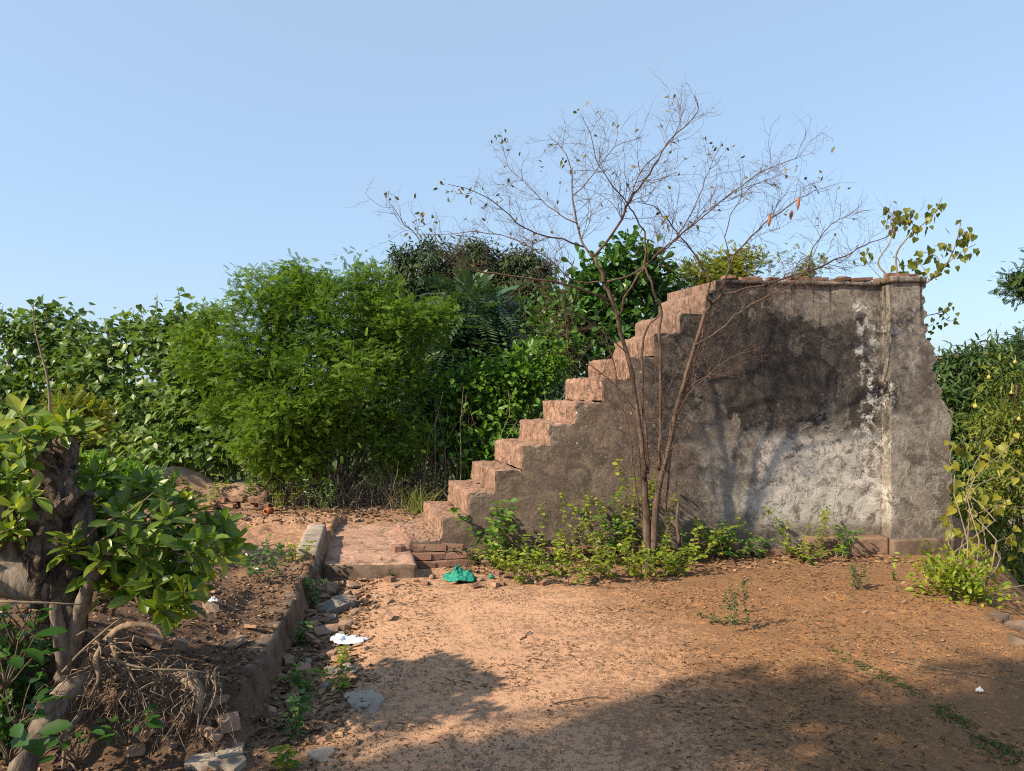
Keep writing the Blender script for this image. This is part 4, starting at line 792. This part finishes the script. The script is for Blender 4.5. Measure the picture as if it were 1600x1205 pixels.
m = MB(); LP, LD, LU, LS = [], [], [], []; hub = {228: P(190, 895, 3.2), 350: P(300, 868, 3.3), 240: P(170, 950, 3.05), 62: P(90, 740, 3.05), 8: P(0, 840, 3.0), 150: P(110, 850, 3.05), 121: P(95, 740, 3.05), 175: P(120, 860, 3.15), 30: P(40, 895, 3.1)}
for c, cx in ros:
    h = hub[cx]; limb(m, h + rg.normal(0, .03, 3), c, .006, .004, .06, 6, 5, .06, 0, rg)
    ax = nrm((c - h) * .6 + np.array((.0, -.12, .30)) + rg.normal(0, .12, 3)); s1 = nrm(np.cross(ax, rg.normal(0, 1, 3))); s2 = np.cross(ax, s1); n_ = rg.integers(6, 10); a0 = rg.random() * 6
    for k in range(n_):
        a = a0 + k * 2.4; rad = np.cos(a) * s1 + np.sin(a) * s2; w = .25 + .75 * (1 - k / n_)
        LP.append(c - ax * .02 * (1 - k / n_) + rg.normal(0, .006, 3)); LD.append(nrm(rad * w + ax * (1.05 - w))); LU.append(nrm(ax * 1.0 - rad * .2 + rg.normal(0, .15, 3))); LS.append(rg.uniform(.058, .118) * (1.05 - .25 * k / n_))
off_n = len(LP)
for k in range(34):                                        # unseen leaves left of the frame, added to extend the crown and shade the mound
    c = P(rg.uniform(-330, -60), rg.uniform(760, 1060), rg.uniform(2.65, 3.4)); ax = nrm(np.array((0, -.1, .6)) + rg.normal(0, .3, 3)); s1 = nrm(np.cross(ax, rg.normal(0, 1, 3))); s2 = np.cross(ax, s1)
    if k % 3 == 0: limb(m, P(-120, 870, 3.0), c, .008, .004, .08, 6, 5, .06, 0, rg)
    for j in range(8):
        a = j * 2.4; rad = np.cos(a) * s1 + np.sin(a) * s2; LP.append(c); LD.append(nrm(rad * .7 + ax * .4)); LU.append(ax); LS.append(rg.uniform(.08, .12))
m.build('shoot', M['bark_dark'], gt); LP, LD, LU, LS = map(np.array, (LP, LD, LU, LS))
score = LS / LP[:, 1]; score[off_n:] = 0; order = np.argsort(-score); i1, i2 = order[:300], order[300:]
single_leaves(gt, leaf_meshes(L_FG, 'glossy', (0, .12, .25, -.12, .35)), LP[i1], LD[i1], LU[i1], LS[i1])
m = MB(); leaf_add(m, L_FG, LP[i2], LD[i2], LU[i2], LS[i2], rg.random(len(i2))); tag(m.build('inner_and_offframe_leaves', LM['glossy'], gt), kind='stuff')
# low plants at the frame's lower left corner
def rosette_plant(label, c, n, size, tm, mat, seed, up=.5, h=.1):
    rg = np.random.default_rng(seed); c = np.array(c, float); t = thing('low_plant', label, 'plant', c); m = MB(); P_, D_, U_ = [], [], []
    for k in range(n):
        a = k * 2.4 + rg.random(); e = c + np.array((math.cos(a) * h * .8, math.sin(a) * h * .8, h * rg.uniform(.5, 1.6))); limb(m, c, e, .004, .002, .05, 4, 4, 0, 0, rg); P_.append(e); D_.append((math.cos(a), math.sin(a), up * rg.uniform(-.6, 1))); U_.append((0, -.2, 1))
    m.build('stem', M['bark_dark'], t); single_leaves(t, leaf_meshes(tm, mat, (0, .2)), np.array(P_), np.array(D_), np.array(U_) + rg.normal(0, .25, (n, 3)), rg.uniform(.7, 1.1, n) * size)
rosette_plant('broad dark leaves at the left edge below the grey limb', P(8, 1075, 2.75), 9, .13, L_OVAL, 'oval', 1, .4, .12)
rosette_plant('large dark green leaves in the lower left corner', P(15, 1190, 2.7), 11, .12, L_OVAL, 'oval', 2, .4, .12)
rosette_plant('leafy sprig hanging between the grey limb and the trunk foot', P(45, 1000, 3.2), 14, .075, L_OVAL, 'oval', 3, .2, .12)
for k, (lab, px, py, d) in enumerate((('dark sprig beside the foot of the grey root limb', 30, 1135, 2.85), ('leafy sprig right of the foot of the grey root limb', 120, 1195, 2.85), ('dark leaves between the stump and the left edge', 25, 1010, 2.9), ('small leafy sprig on the bank under the hanging roots', 200, 1165, 2.95))):
    rosette_plant(lab, P(px, py, d), 12, .075, L_OVAL, 'oval', 10 + k, .4, .09)
tree('dark_bush', 'dark leafy bush filling the lower left corner behind the grey root limb', 'bush', P(5, 1185, 3.05), [lobe(-15, 1020, 3.2, 48, 55, .14), lobe(5, 1110, 3.15, 45, 45, .12), lobe(20, 1165, 3.12, 40, 35, .10), lobe(45, 1060, 3.3, 35, 40, .10)], L_OVAL, 'oval', 90, 5, .025, .065, 140, .006, stems=3, gap=.30, gs=6, shell=.4, n_sub=30, ow=.7, jit=.8, zb=0, upj=.5)
# thin sapling behind the stump
t = thing('thin_sapling', 'thin pale bare sapling standing up from the stump against the sky', 'sapling', P(79, 690, 4.2)); m = MB(); p = px_tube(m, [(79, 690, 4.2), (78, 640, 4.2), (74, 590, 4.2), (62, 545, 4.2), (53, 505, 4.2), (52, 475, 4.2)], [.010, .0085, .008, .006, .004, .0025], 6, .1); m.build('stem', M['stem'], t)
a = np.array([p[-1 - k] for k in (0, 0, 1, 2, 3)]); single_leaves(t, HM, a + rg.normal(0, .02, a.shape), rg.normal(0, 1, a.shape) - (0, 0, .2), rg.normal(0, .5, a.shape) + (0, -1, .4), np.full(5, .04))

# ------------------------------------------------------------------ weeds
def weed(label, px, py, hpx, spread, stems, leaf, mat='weed', tm=L_OVAL, seed=0, name='weed', cat='weed', lean=(0, 0), dens=1.0, back=None, maxd=None):
    rg = np.random.default_rng(1000 + seed + px); g = G(px, py)
    lim = W0[1] + (g[0] - W0[0]) * .0963 - .20
    if g[0] > -.9 and maxd is None and g[1] > lim and py > 800: g = np.array((g[0] * lim / g[1], lim, 0)); g[2] = H(g[0], g[1])
    k = g[1] / F; h = hpx * k; sp = spread * k; t = thing(name, label, cat, g, 'weeds about the yard'); m = MB(); lf = MB(); P_, D_, U_ = [], [], []
    for s in range(stems):
        a = g + np.array((rg.normal(0, sp * .22), rg.normal(0, min(sp, .3) * .22), 0)); hh = h * rg.uniform(.5, 1.08)
        e = a + np.array((rg.normal(0, sp * .38) + lean[0] * h, rg.normal(-.02, min(sp, .25) * .3) + lean[1] * h, hh)); q_ = limb(m, a - (0, 0, .01), e, .0035, .0015, .07, 7, 4, .06, 0, rg)
        L = np.linalg.norm(e - a); n_ = int(max(5, L / (leaf * .55) * dens))
        for u_ in np.linspace(.18, 1, n_):
            j = min(int(u_ * 6), 5); b = q_[j] + (q_[j + 1] - q_[j]) * (u_ * 6 - j); an = rg.random() * 6.28
            for w in (0, math.pi):
                P_.append(b); D_.append((math.cos(an + w), math.sin(an + w), rg.uniform(-.35, .45))); U_.append((0, -.35, 1))
    m.build('stem', M['stem'], t); P_, D_, U_ = map(lambda v: np.array(v, float), (P_, D_, U_)); n = len(P_)
    leaf_add(lf, tm, P_ + rg.normal(0, .004, P_.shape), D_, U_ + rg.normal(0, .35, U_.shape), leaf * rg.uniform(.6, 1.15, n), np.clip(rg.normal(.45, .28, n), 0, 1)); lf.build('foliage', LM[mat], t, smooth=False); return t
WEEDS = [
 ('low leafy weed hiding the foot of the bare trunk', 1010, 904, 58, 70, 10, .044, 'weed'),
 ('low weed just right of the foot of the bare trunk', 1048, 898, 46, 60, 9, .042, 'weed'),
 ('weed between the forward weed and the green net bag', 790, 892, 40, 44, 7, .040, 'weed'),
 ('dark leafy weed against the lowest steps', 745, 872, 42, 50, 9, .035, 'under'),
 ('broad leaved green weed growing beside the third step', 777, 868, 98, 46, 9, .065, 'bright'),
 ('yellow leaved sprig leaning on the stair flank', 822, 866, 90, 60, 5, .040, 'weed'),
 ('small weed in the brick ledge right of the broad leaved weed', 808, 872, 36, 40, 5, .04, 'bright'),
 ('low bright yellow green weed farthest forward beneath the stair flank', 830, 912, 48, 60, 8, .042, 'weed'),
 ('bushy yellow green weed right of the forward weed', 872, 898, 62, 66, 11, .042, 'weed'),
 ('spreading weed with yellow leaves at its feet, in the middle of the weed bed', 925, 908, 66, 80, 13, .044, 'weed'),
 ('upright weed behind the middle of the weed bed', 893, 876, 105, 50, 6, .042, 'weed'),
 ('tall leafy weed just left of the bare trunk', 958, 874, 122, 44, 6, .055, 'bright'),
 ('climbing weed reaching up the wall left of the bare trunk', 968, 872, 178, 30, 4, .042, 'weed'),
 ('weed climbing up in front of the bare trunk', 1018, 874, 140, 36, 6, .046, 'weed'),
 ('dense weed at the foot of the bare trunk', 1000, 886, 52, 76, 10, .042, 'weed'),
 ('short weed right of the bare trunk', 1052, 880, 44, 60, 8, .042, 'bright'),
 ('leafy weed between the trunk and the shadowed wall', 1100, 874, 62, 66, 8, .050, 'weed'),
 ('dark green weed under the tree shadow on the wall', 1130, 868, 60, 50, 7, .050, 'bright'),
 ('low creeping weed along the ledge under the mould patch', 1170, 872, 26, 60, 6, .036, 'bright'),
 ('yellow green weed under the pale lime patch', 1243, 872, 84, 66, 7, .042, 'weed'),
 ('low yellow weed on the ledge beside the pale lime patch', 1268, 880, 30, 70, 8, .044, 'weed'),
 ('weed standing nearest to the pier', 1312, 872, 58, 36, 7, .040, 'bright'),
 ('small dark weed alone on the yard below the pier', 1335, 922, 40, 30, 7, .028, 'under'),
 ('thin upright weed alone in the middle of the right yard', 1140, 985, 78, 44, 4, .028, 'under'),
 ('flat little weed beside the thin upright weed', 1108, 968, 16, 50, 6, .025, 'under'),
 ('single small sprig on the yard near the wall end', 1400, 908, 18, 16, 3, .025, 'bright'),
 ('little bright weed in front of the white cloth', 545, 1036, 26, 26, 4, .035, 'weed'),
 ('bright upright seedling below the white cloth', 536, 1078, 46, 26, 4, .045, 'weed'),
 ('dark green weed in the gutter beside the kerb end', 482, 1082, 36, 40, 5, .045, 'bright'),
 ('trailing green weed right of the pale cement piece', 465, 1150, 70, 34, 5, .045, 'oval'),
 ('bright seedling at the bottom edge of the picture', 452, 1204, 40, 30, 4, .045, 'weed'),
 ('weed growing up the kerb face near the pink slab', 492, 950, 66, 30, 7, .035, 'oval'),
 ('weed at the kerb between the white cloth and the mound', 470, 1010, 36, 26, 5, .035, 'oval'),
 ('low weed along the front of the pink slab', 612, 900, 22, 50, 9, .022, 'under'),
]
for k, (lab, px, py, h_, sp, n_, lf, mt) in enumerate(WEEDS):
    big = 740 < px < 1320 and py < 915
    weed(lab, px, py, h_, sp * (1.25 if big else 1), int(n_ * 1.1) if big else n_, lf * (1.22 if big else 1), mt, seed=k)
for k, (lab, px, py, h_, sp) in enumerate((('pale upright weed before the low brick ruin', 345, 790, 50, 34), ('green weed at the right end of the low brick ruin', 397, 788, 78, 40), ('dry looking weed left of the feathery tree stems', 440, 795, 36, 50), ('leafy weed in front of the feathery tree stems', 500, 800, 60, 46), ('weed between the foreground leaves and the brick ruin', 315, 800, 44, 40), ('spindly weed right of the foreground leaves', 410, 905, 60, 60), ('small weed on the terrace before the edge block', 462, 878, 30, 30))):
    weed(lab, px, py, h_, sp, 8, .045, 'oval' if k % 2 else 'weed', seed=50 + k, maxd=1, dens=.8)
# grass
def grass(m, c, n, h, sp, rg, lean=.5):
    for k in range(n):
        b = c + np.array((rg.normal(0, sp), rg.normal(0, sp), 0)); d = nrm(np.array((rg.normal(0, lean), rg.normal(0, lean), 1))); hh = h * rg.uniform(.5, 1.1); s = nrm(np.cross(d, rg.normal(0, 1, 3))) * .0035
        q1 = b + d * hh * .55; q2 = b + d * hh + np.array((d[0], d[1], -.3)) * hh * .3; m.add([b - s, b + s, q1 + s * .8, q1 - s * .8, q2], [np.array([(0, 1, 2, 3)]), np.array([(3, 2, 4)])], rg.random())
g = P(655, 800, 8.6); g[2] = H(g[0], g[1]); m = MB(); grass(m, g, 150, .42, .10, rg); one_mesh_thing('grass_tuft', m, LM['grass'], 'tuft of tall pale grass behind the lowest steps', 'grass', g)
m = MB()
for k in range(300):
    u_ = rg.random(); x = np.interp(u_, [0, .2, .5, .8, 1], [1290, 1365, 1470, 1545, 1600]); y = np.interp(u_, [0, .2, .5, .8, 1], [1010, 1050, 1105, 1160, 1190]); 
    if fbm(np.array([[u_ * 9, 0, 0]]), 1, 3)[0] < .52 - .10 * u_: continue
    d_ = CAMZ * F / (y - HOR); c = P(x, y, d_) + np.array((rg.normal(0, .03), rg.normal(0, .03), 0)); c[2] = H(c[0], c[1]); grass(m, c, 4, .018, .022, rg, 1.2)
tag(m.build('creeping_grass', LM['under'], smooth=False), 'thin line of creeping grass along a crack in the yard', 'grass', None, 'stuff')

# ------------------------------------------------------------------ ruin, rubble, rubbish
RUINB = [brick_mesh('brick', M['ruin'], 80 + k, .03, ((.225, .105, .066), (.19, .10, .06), (.13, .10, .066))[k % 3]) for k in range(6)]
bp = P(300, 775, 8.7); bp[2] = H(bp[0], bp[1]); br = thing('brick_ruin', 'low crumbled red brick wall stub beneath the left thicket', 'ruin', bp)
m = MB(); worn_box(m, (P(205, 0, 8.8)[0], 8.92, 0), (P(420, 0, 8.8)[0], 9.35, .40), .05, .10, .10, 0, 'uUvVz', 71); m.v[0][:, 2] += .22 * sstep(m.v[0][:, 0], -3.7, -4.3) * (m.v[0][:, 2] > .2); m.build('core', M['rubble'], br)
for c in range(8):
    u = P(200, 0, 8.7)[0] + (c % 2) * .11
    while u < P(418, 0, 8.7)[0]:
        top = .36 + .24 * sstep(u, -3.7, -4.25) + .06 * (fbm(np.array([[u, 0, 0]]), 3, 2)[0] - .5)
        if .10 + .075 * c < top and rg.random() < .74: put('brick', RUINB[rg.integers(6)], br, (u - bp[0] + rg.normal(0, .02), 8.70 + rg.normal(0, .03) + .030 * c - bp[1], .06 + .068 * c + rg.normal(0, .010) - bp[2]), (rg.normal(0, .09), rg.normal(0, .09), rg.normal(0, .25)))
        u += .238
def scatter(name, meshes, label, cat, group, pts, sc=(.6, 1.2), sink=.3, seed=0):
    rg = np.random.default_rng(seed)
    for k, (x, y) in enumerate(pts):
        s = rg.uniform(*sc); o = put(name, meshes[k % len(meshes)], None, (x, y, H(x, y) + .02 * s), (rg.normal(0, .25), rg.normal(0, .25), rg.random() * 6.3), (s, s * rg.uniform(.7, 1.1), s * rg.uniform(.7, 1.1))); tag(o, label, cat, group)
ky = rg.uniform(3.5, 5.95, 64); scatter('brick_fragment', RUB, 'broken brick fragment among dead leaves in the gutter beside the kerb', 'fragment', 'rubble in the gutter', [(kerb_x(y) + .10 + abs(rg.normal(0, .20)), y) for y in ky], (.35, 1.05), seed=1)
ky = rg.uniform(3.7, 5.8, 10); scatter('stone', STO, 'flat grey stone chip in the gutter beside the kerb', 'stone', 'grey chips in the gutter', [(kerb_x(y) + .10 + abs(rg.normal(0, .18)), y) for y in ky], (.35, .7), seed=2)
scatter('brick_fragment', RUB + HALF, 'brick fragment lying below the lowest steps', 'fragment', 'rubble below the steps', [G(rg.uniform(520, 900), rg.uniform(893, 918))[:2] for _ in range(34)], (.3, .75), seed=3)
scatter('brick_fragment', RUB, 'brick lump lying on the dark mound below the glossy leaves', 'fragment', 'lumps on the mound', [G(x, y)[:2] for x, y in ((225, 1012), (240, 1008), (330, 955), (335, 930), (395, 985), (280, 1015), (370, 1010), (300, 1060), (160, 1030), (355, 1140), (330, 1150), (270, 1170), (240, 1150), (210, 1180), (340, 1110))], (.5, 1.1), seed=4)
scatter('pebble', RUB, 'small pale pebble on the right half of the yard', 'pebble', 'pebbles on the yard', [G(rg.uniform(1000, 1560), 880 + abs(rg.normal(0, 70)))[:2] for _ in range(44)], (.14, .36), seed=5)
scatter('brick_fragment', RUB, 'bit of rubble on bare ground behind the pink slab', 'fragment', 'rubble behind the slab', [G(rg.uniform(380, 640), rg.uniform(790, 815))[:2] for _ in range(22)], (.4, .8), seed=6)
o = put('stone', STO[0], None, G(528, 955) + (0, 0, .035), (.35, -.3, .4), (1.5, 1.2, 2.0)); tag(o, 'grey wedge of cement sticking up left of the yard', 'stone')
LUMP = brick_mesh('concrete_lump', M['kerb'], 70, .04, (.26, .2, .13))
for lab, px, py, s in (('largest grey concrete lump at the right edge of the yard', 1588, 985, 1.7), ('small grey lump left of the large one at the right edge', 1560, 968, 1.4), ('flat grey lump in front of the large one at the right edge', 1592, 1005, 1.5)):
    g = G(px, py); tag(put('concrete_lump', LUMP, None, g + (0, 0, .01), (.2, -.2, px * .7), (s * .34, s * .34, s * .3)), lab, 'concrete', 'concrete lumps at the yard edge')
def flat_slab(label, pts, mat, th=.02, seed=0):
    c = np.mean([G(*p) for p in pts], 0); rg = np.random.default_rng(seed); q = []
    g = [G(*p) for p in pts]
    for a, b in zip(g, g[1:] + g[:1]):
        for t_ in (0, .25, .5, .75): q.append(a + (b - a) * t_ + np.array((rg.normal(0, .010), rg.normal(0, .010), 0)))
    q = np.array(q); n = len(q); zt = c[2] + th; top = np.column_stack((q[:, :2], np.full(n, zt) + rg.normal(0, .002, n))); bot = np.column_stack((q[:, :2] + (q[:, :2] - c[:2]) * .02, np.full(n, zt - .08)))
    m = MB(); k = np.arange(n); m.add(np.vstack((top, bot, (*c[:2], zt))), [np.stack((k, (k + 1) % n, (k + 1) % n + n, k + n), -1), np.stack((k, (k + 1) % n, np.full(n, 2 * n)), -1)]); one_mesh_thing('cement_piece', m, M[mat], label, 'cement', c, smooth=False)
flat_slab('pale flat cement piece at the bottom edge below the mound', [(285, 1204), (305, 1172), (382, 1172), (378, 1210)], 'concrete', .018, 1)
flat_slab('thin pale cement patch showing through the yard below the cloth', [(540, 1088), (575, 1075), (600, 1092), (585, 1118), (545, 1110)], 'concrete', .008, 2)
flat_slab('small round cement patch right of the gutter', [(528, 1048), (545, 1040), (560, 1045), (556, 1052), (535, 1056)], 'concrete', .010, 3)
flat_slab('cement patch near the bottom edge left of the yard', [(480, 1182), (510, 1172), (535, 1176), (520, 1190), (488, 1194)], 'concrete', .008, 4)
def crumple(name, label, cat, c, w, d, h, mat, seed, humps):
    rg = np.random.default_rng(seed); n = 26; U, V = np.meshgrid(np.linspace(-1, 1, n), np.linspace(-1, 1, n)); p = np.stack((U * w, V * d, U * 0), -1); pz = np.zeros_like(U)
    for hx, hy, s, a in humps: pz = np.maximum(pz, a * np.exp(-(((U - hx) / s) ** 2 + ((V - hy) / (s * 1.3)) ** 2)))
    q = np.stack((U * 3 + seed, V * 3, U * 0), -1); rdg = 1 - 2 * np.abs(fbm(q, 2.6, 3) - .5) * 2.2; pz = pz * h * (.35 + .75 * rdg) + .012 + .02 * (fbm(q, 2.5, 2) - .4)
    p[..., 0] += .25 * w * (fbm(q + 5, 1.3, 2) - .5) + .10 * w * V; p[..., 1] += .3 * d * (fbm(q + 9, 1.3, 2) - .5); p[..., 2] = pz; rr = np.sqrt(U ** 2 + V ** 2 * .9) + .35 * (fbm(q, 1.0, 3) - .5)
    k = (np.arange(n - 1)[:, None] * n + np.arange(n - 1)[None]).ravel(); f = np.stack((k, k + 1, k + n + 1, k + n), -1); f = f[(rr.ravel()[f] < 1.0).all(1)]
    m = MB(); m.add(p.reshape(-1, 3) + c, f); o = one_mesh_thing(name, m, mat, label, cat, c); s = o.modifiers.new('thickness', 'SOLIDIFY'); s.thickness = .003
crumple('cloth', 'crumpled white plastic sheet lying at the edge of the gutter', 'litter', G(545, 1006), .125, .065, .055, plain('white_plastic', (.66, .68, .74), .5, .3), 3, ((-.5, 0, .5, 1), (.15, .1, .35, .7), (.65, 0, .35, .5)))
crumple('net_bag', 'crumpled green net bag below the lowest steps', 'litter', G(718, 909), .15, .10, .13, plain('green_net', (.015, .20, .14), .6, .3), 5, ((-.15, .1, .45, 1), (.45, -.1, .35, .8), (-.6, 0, .4, .45), (.1, -.5, .4, .5)))
crumple('paper_scrap', 'tiny white paper scrap on the right of the yard', 'litter', G(1531, 1084), .022, .015, .02, plain('white_paper', (.75, .75, .74), .7, .2), 8, ((0, 0, .6, 1),))
crumple('net_scrap', 'green scrap of net right of the green net bag', 'litter', G(768, 905), .03, .02, .03, plain('green_net_scrap', (.015, .20, .14), .6, .3), 9, ((0, 0, .6, 1),))
crumple('paper_scrap', 'white scrap on the dark mound below the glossy leaves', 'litter', G(333, 943), .035, .02, .03, plain('dull_white_paper', (.55, .56, .58), .7, .2), 11, ((0, 0, .6, 1),))
c = G(421, 803); m = MB(); tube(m, [c + (-.03, -.05, .032), c + (-.01, -.01, .034), c + (.02, .04, .036)], [.034, .040, .030], 12, 0, .1, False); o = one_mesh_thing('pot_shard', m, plain('orange_clay', (.36, .12, .05), .8, .1), 'orange clay pot neck lying on the terrace', 'pottery', c); o.modifiers.new('thickness', 'SOLIDIFY').thickness = .01
for lab, pts, r_ in (('long thin dry stick across the right edge of the yard', [(1395, 1035), (1450, 1045), (1520, 1058), (1610, 1078)], .0042), ('short dry stick lying beside the long one', [(1440, 1052), (1500, 1055), (1560, 1052)], .003), ('short dark twig in the middle of the yard', [(812, 1002), (820, 996), (829, 989)], .005), ('bent dry twig near the bottom edge of the yard', [(703, 1152), (710, 1170), (711, 1195)], .004), ('dark twig lying in the sunlit streak', [(862, 1102), (890, 1100), (925, 1093), (950, 1094)], .005), ('pale stick lying on the terrace by the edge block', [(430, 905), (465, 902), (500, 890)], .005)):
    p = np.array([G(*q) + (0, 0, r_ + .004) for q in pts]); m = MB(); p = smooth_path(p, 4); p[1:-1] += rg.normal(0, .004, p[1:-1].shape); p[:, 2] = np.maximum(p[:, 2], height(p[:, 0], p[:, 1]) + r_ * .6); tube(m, p, np.linspace(r_, r_ * .5, len(p)), 6, .3, .2); one_mesh_thing('stick', m, M['root' if r_ != .005 else 'bark_dark'], lab, 'stick', p[0])

# dead leaves and straw over the ground
def litter(n, fx, fy, keep, size, tm, wid=None, seed=0, lift=.004):
    rg = np.random.default_rng(seed); x = fx(n, rg); y = fy(n, rg); k = keep(x, y, rg); x, y = x[k], y[k]; n = len(x); z = height(x, y) + lift; a = rg.random(n) * 6.28
    d = np.stack((np.cos(a), np.sin(a), rg.normal(0, .16, n)), -1); up = np.stack((rg.normal(0, .35, n), rg.normal(0, .35, n), np.ones(n)), -1); return np.stack((x, y, z), -1), d, up, size * rg.uniform(.5, 1.4, n), rg.random(n), wid
m = MB(); q3 = lambda x, y: np.stack((x, y, x * 0), -1)
onwall = lambda x, y: y < W0[1] + (x - W0[0]) * .0963 - .08
for args in ((24000, lambda n, r: r.uniform(-1.3, 4.6, n), lambda n, r: r.uniform(2.7, 6.9, n), lambda x, y, r: (fbm(q3(x, y), 1.6, 3) + .15 * sstep(x, -.1, 1.5) + .08 * sstep(y, 5.6, 6.5) > .57 + .05 * r.normal(size=len(x))) & onwall(x, y), .020, L_RHOMB, None, 1),
             (15000, lambda n, r: r.uniform(-1.3, 4.6, n), lambda n, r: r.uniform(2.7, 6.9, n), lambda x, y, r: (fbm(q3(x, y), 1.3, 3) + .14 * sstep(x, -.1, 1.6) > .57) & onwall(x, y), .05, L_RHOMB, .12, 2),
             (7000, lambda n, r: r.uniform(-3.4, -.7, n), lambda n, r: r.uniform(2.8, 6.1, n), lambda x, y, r: x < kerb_x(y) + .55, .030, L_RHOMB, None, 3),
             (2200, lambda n, r: r.uniform(-1.9, -.7, n), lambda n, r: r.uniform(3.3, 6.1, n), lambda x, y, r: (x > kerb_x(y) + .05) & (x < kerb_x(y) + .5), .055, L_OVAL, None, 4),
             (2600, lambda n, r: r.uniform(-.6, 3.9, n), lambda n, r: r.uniform(5.9, 6.9, n), lambda x, y, r: (y > W0[1] + (x - W0[0]) * .0963 - .65 + .2 * r.random(len(x))) & onwall(x, y), .045, L_OVAL, None, 5),
             (5200, lambda n, r: r.uniform(-5.5, -.4, n), lambda n, r: r.uniform(7.6, 10.2, n), lambda x, y, r: (fbm(q3(x, y), 1.2, 3) > .40) & (y > 8.0 - .2 * x * 0), .06, L_OVAL, None, 6)):
    p, d, up, s, r_, w = litter(*args[:5], args[5], args[6], args[7]); leaf_add(m, args[5], p, d, up, s, r_, None if w is None else np.full(len(p), w))
tag(m.build('dead_leaves', M['litter'], smooth=False), 'dead leaves and straw scattered over the ground', 'litter', None, 'stuff')
ROCK = (np.array([(0, -.5, 0), (.45, 0, .1), (0, .5, 0), (-.45, 0, -.05), (.05, 0, .4), (0, 0, -.3), (.3, .3, .22), (-.3, -.25, .25)], float), [np.array([(0, 1, 4), (1, 6, 4), (6, 2, 4), (1, 2, 6), (2, 3, 4), (3, 7, 4), (7, 0, 4), (3, 0, 7), (1, 0, 5), (2, 1, 5), (3, 2, 5), (0, 3, 5)])])
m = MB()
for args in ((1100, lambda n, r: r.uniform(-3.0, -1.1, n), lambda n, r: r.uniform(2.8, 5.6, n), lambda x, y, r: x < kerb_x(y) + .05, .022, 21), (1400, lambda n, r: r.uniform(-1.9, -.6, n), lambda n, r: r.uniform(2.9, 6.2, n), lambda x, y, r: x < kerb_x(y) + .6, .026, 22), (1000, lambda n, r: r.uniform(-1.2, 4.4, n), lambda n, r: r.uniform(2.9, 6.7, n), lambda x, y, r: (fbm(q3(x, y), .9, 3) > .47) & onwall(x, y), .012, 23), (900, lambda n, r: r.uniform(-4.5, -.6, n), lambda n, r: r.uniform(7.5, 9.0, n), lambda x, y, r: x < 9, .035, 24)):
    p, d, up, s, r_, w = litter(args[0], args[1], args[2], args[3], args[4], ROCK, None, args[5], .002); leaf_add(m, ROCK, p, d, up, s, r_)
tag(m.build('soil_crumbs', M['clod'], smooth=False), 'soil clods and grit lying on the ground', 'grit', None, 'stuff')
m = MB(); rg = np.random.default_rng(120)
for k in range(520):
    x = rg.uniform(400, 650); d = rg.uniform(8.7, 9.8); a = P(x, 700, d); a[2] = H(a[0], a[1]); e = a + np.array((rg.normal(0, .22), rg.normal(0, .15), rg.uniform(.02, .6))); limb(m, a, e, .005, .002, .08, 5, 3, .05, 0, rg)
for k in range(150):
    x = rg.uniform(640, 860); d = rg.uniform(9.0, 10.4); a = P(x, 700, d); a[2] = H(a[0], a[1]); e = a + np.array((rg.normal(0, .3), rg.normal(0, .15), rg.uniform(.4, 1.5))); limb(m, a, e, .008, .003, .06, 5, 4, .03, 0, rg)
tag(m.build('dry_brush', M['stem'], smooth=False), 'tangle of dry stems beneath the bushes', 'brush', None, 'stuff')

# ------------------------------------------------------------------ the tree behind the camera whose shade falls across the yard
def shade(gx, gy, h, r, rz):
    k = h / -SUN_DIR.z; return (gx - SUN_DIR.x * k, gy - SUN_DIR.y * k, h, r, r, rz)
sl = [shade(1.9, 3.05, 4.6, .62, .42), shade(2.9, 3.35, 4.9, .55, .40), shade(1.05, 3.55, 4.4, .32, .26), shade(1.1, 2.6, 4.2, .55, .4), shade(3.6, 3.7, 5.2, .45, .3), shade(0.1, 2.35, 4.0, .45, .35), shade(2.3, 2.2, 4.8, .7, .5), shade(3.4, 2.8, 5.2, .7, .5), shade(2.7, 3.75, 4.6, .42, .3), shade(3.4, 3.4, 4.9, .5, .35), shade(1.5, 3.7, 4.5, .36, .22), shade(.3, 3.0, 4.2, .26, .2), shade(-.35, 2.75, 4.0, .34, .22), shade(.75, 3.15, 4.3, .34, .22), shade(-.1, 3.12, 4.1, .24, .16), shade(-.75, 2.95, 3.9, .28, .18), shade(.45, 3.45, 4.2, .22, .14)]
tree('shade_tree', 'leafy tree out of view behind the photographer, shading the near yard', 'tree', (-7.6, -3.4, H(-7.6, -3.4)), sl, L_OVAL, 'oval', 950, 8, .10, .13, 130, .10, gap=.30, gs=1.5, shell=.5, n_sub=30)
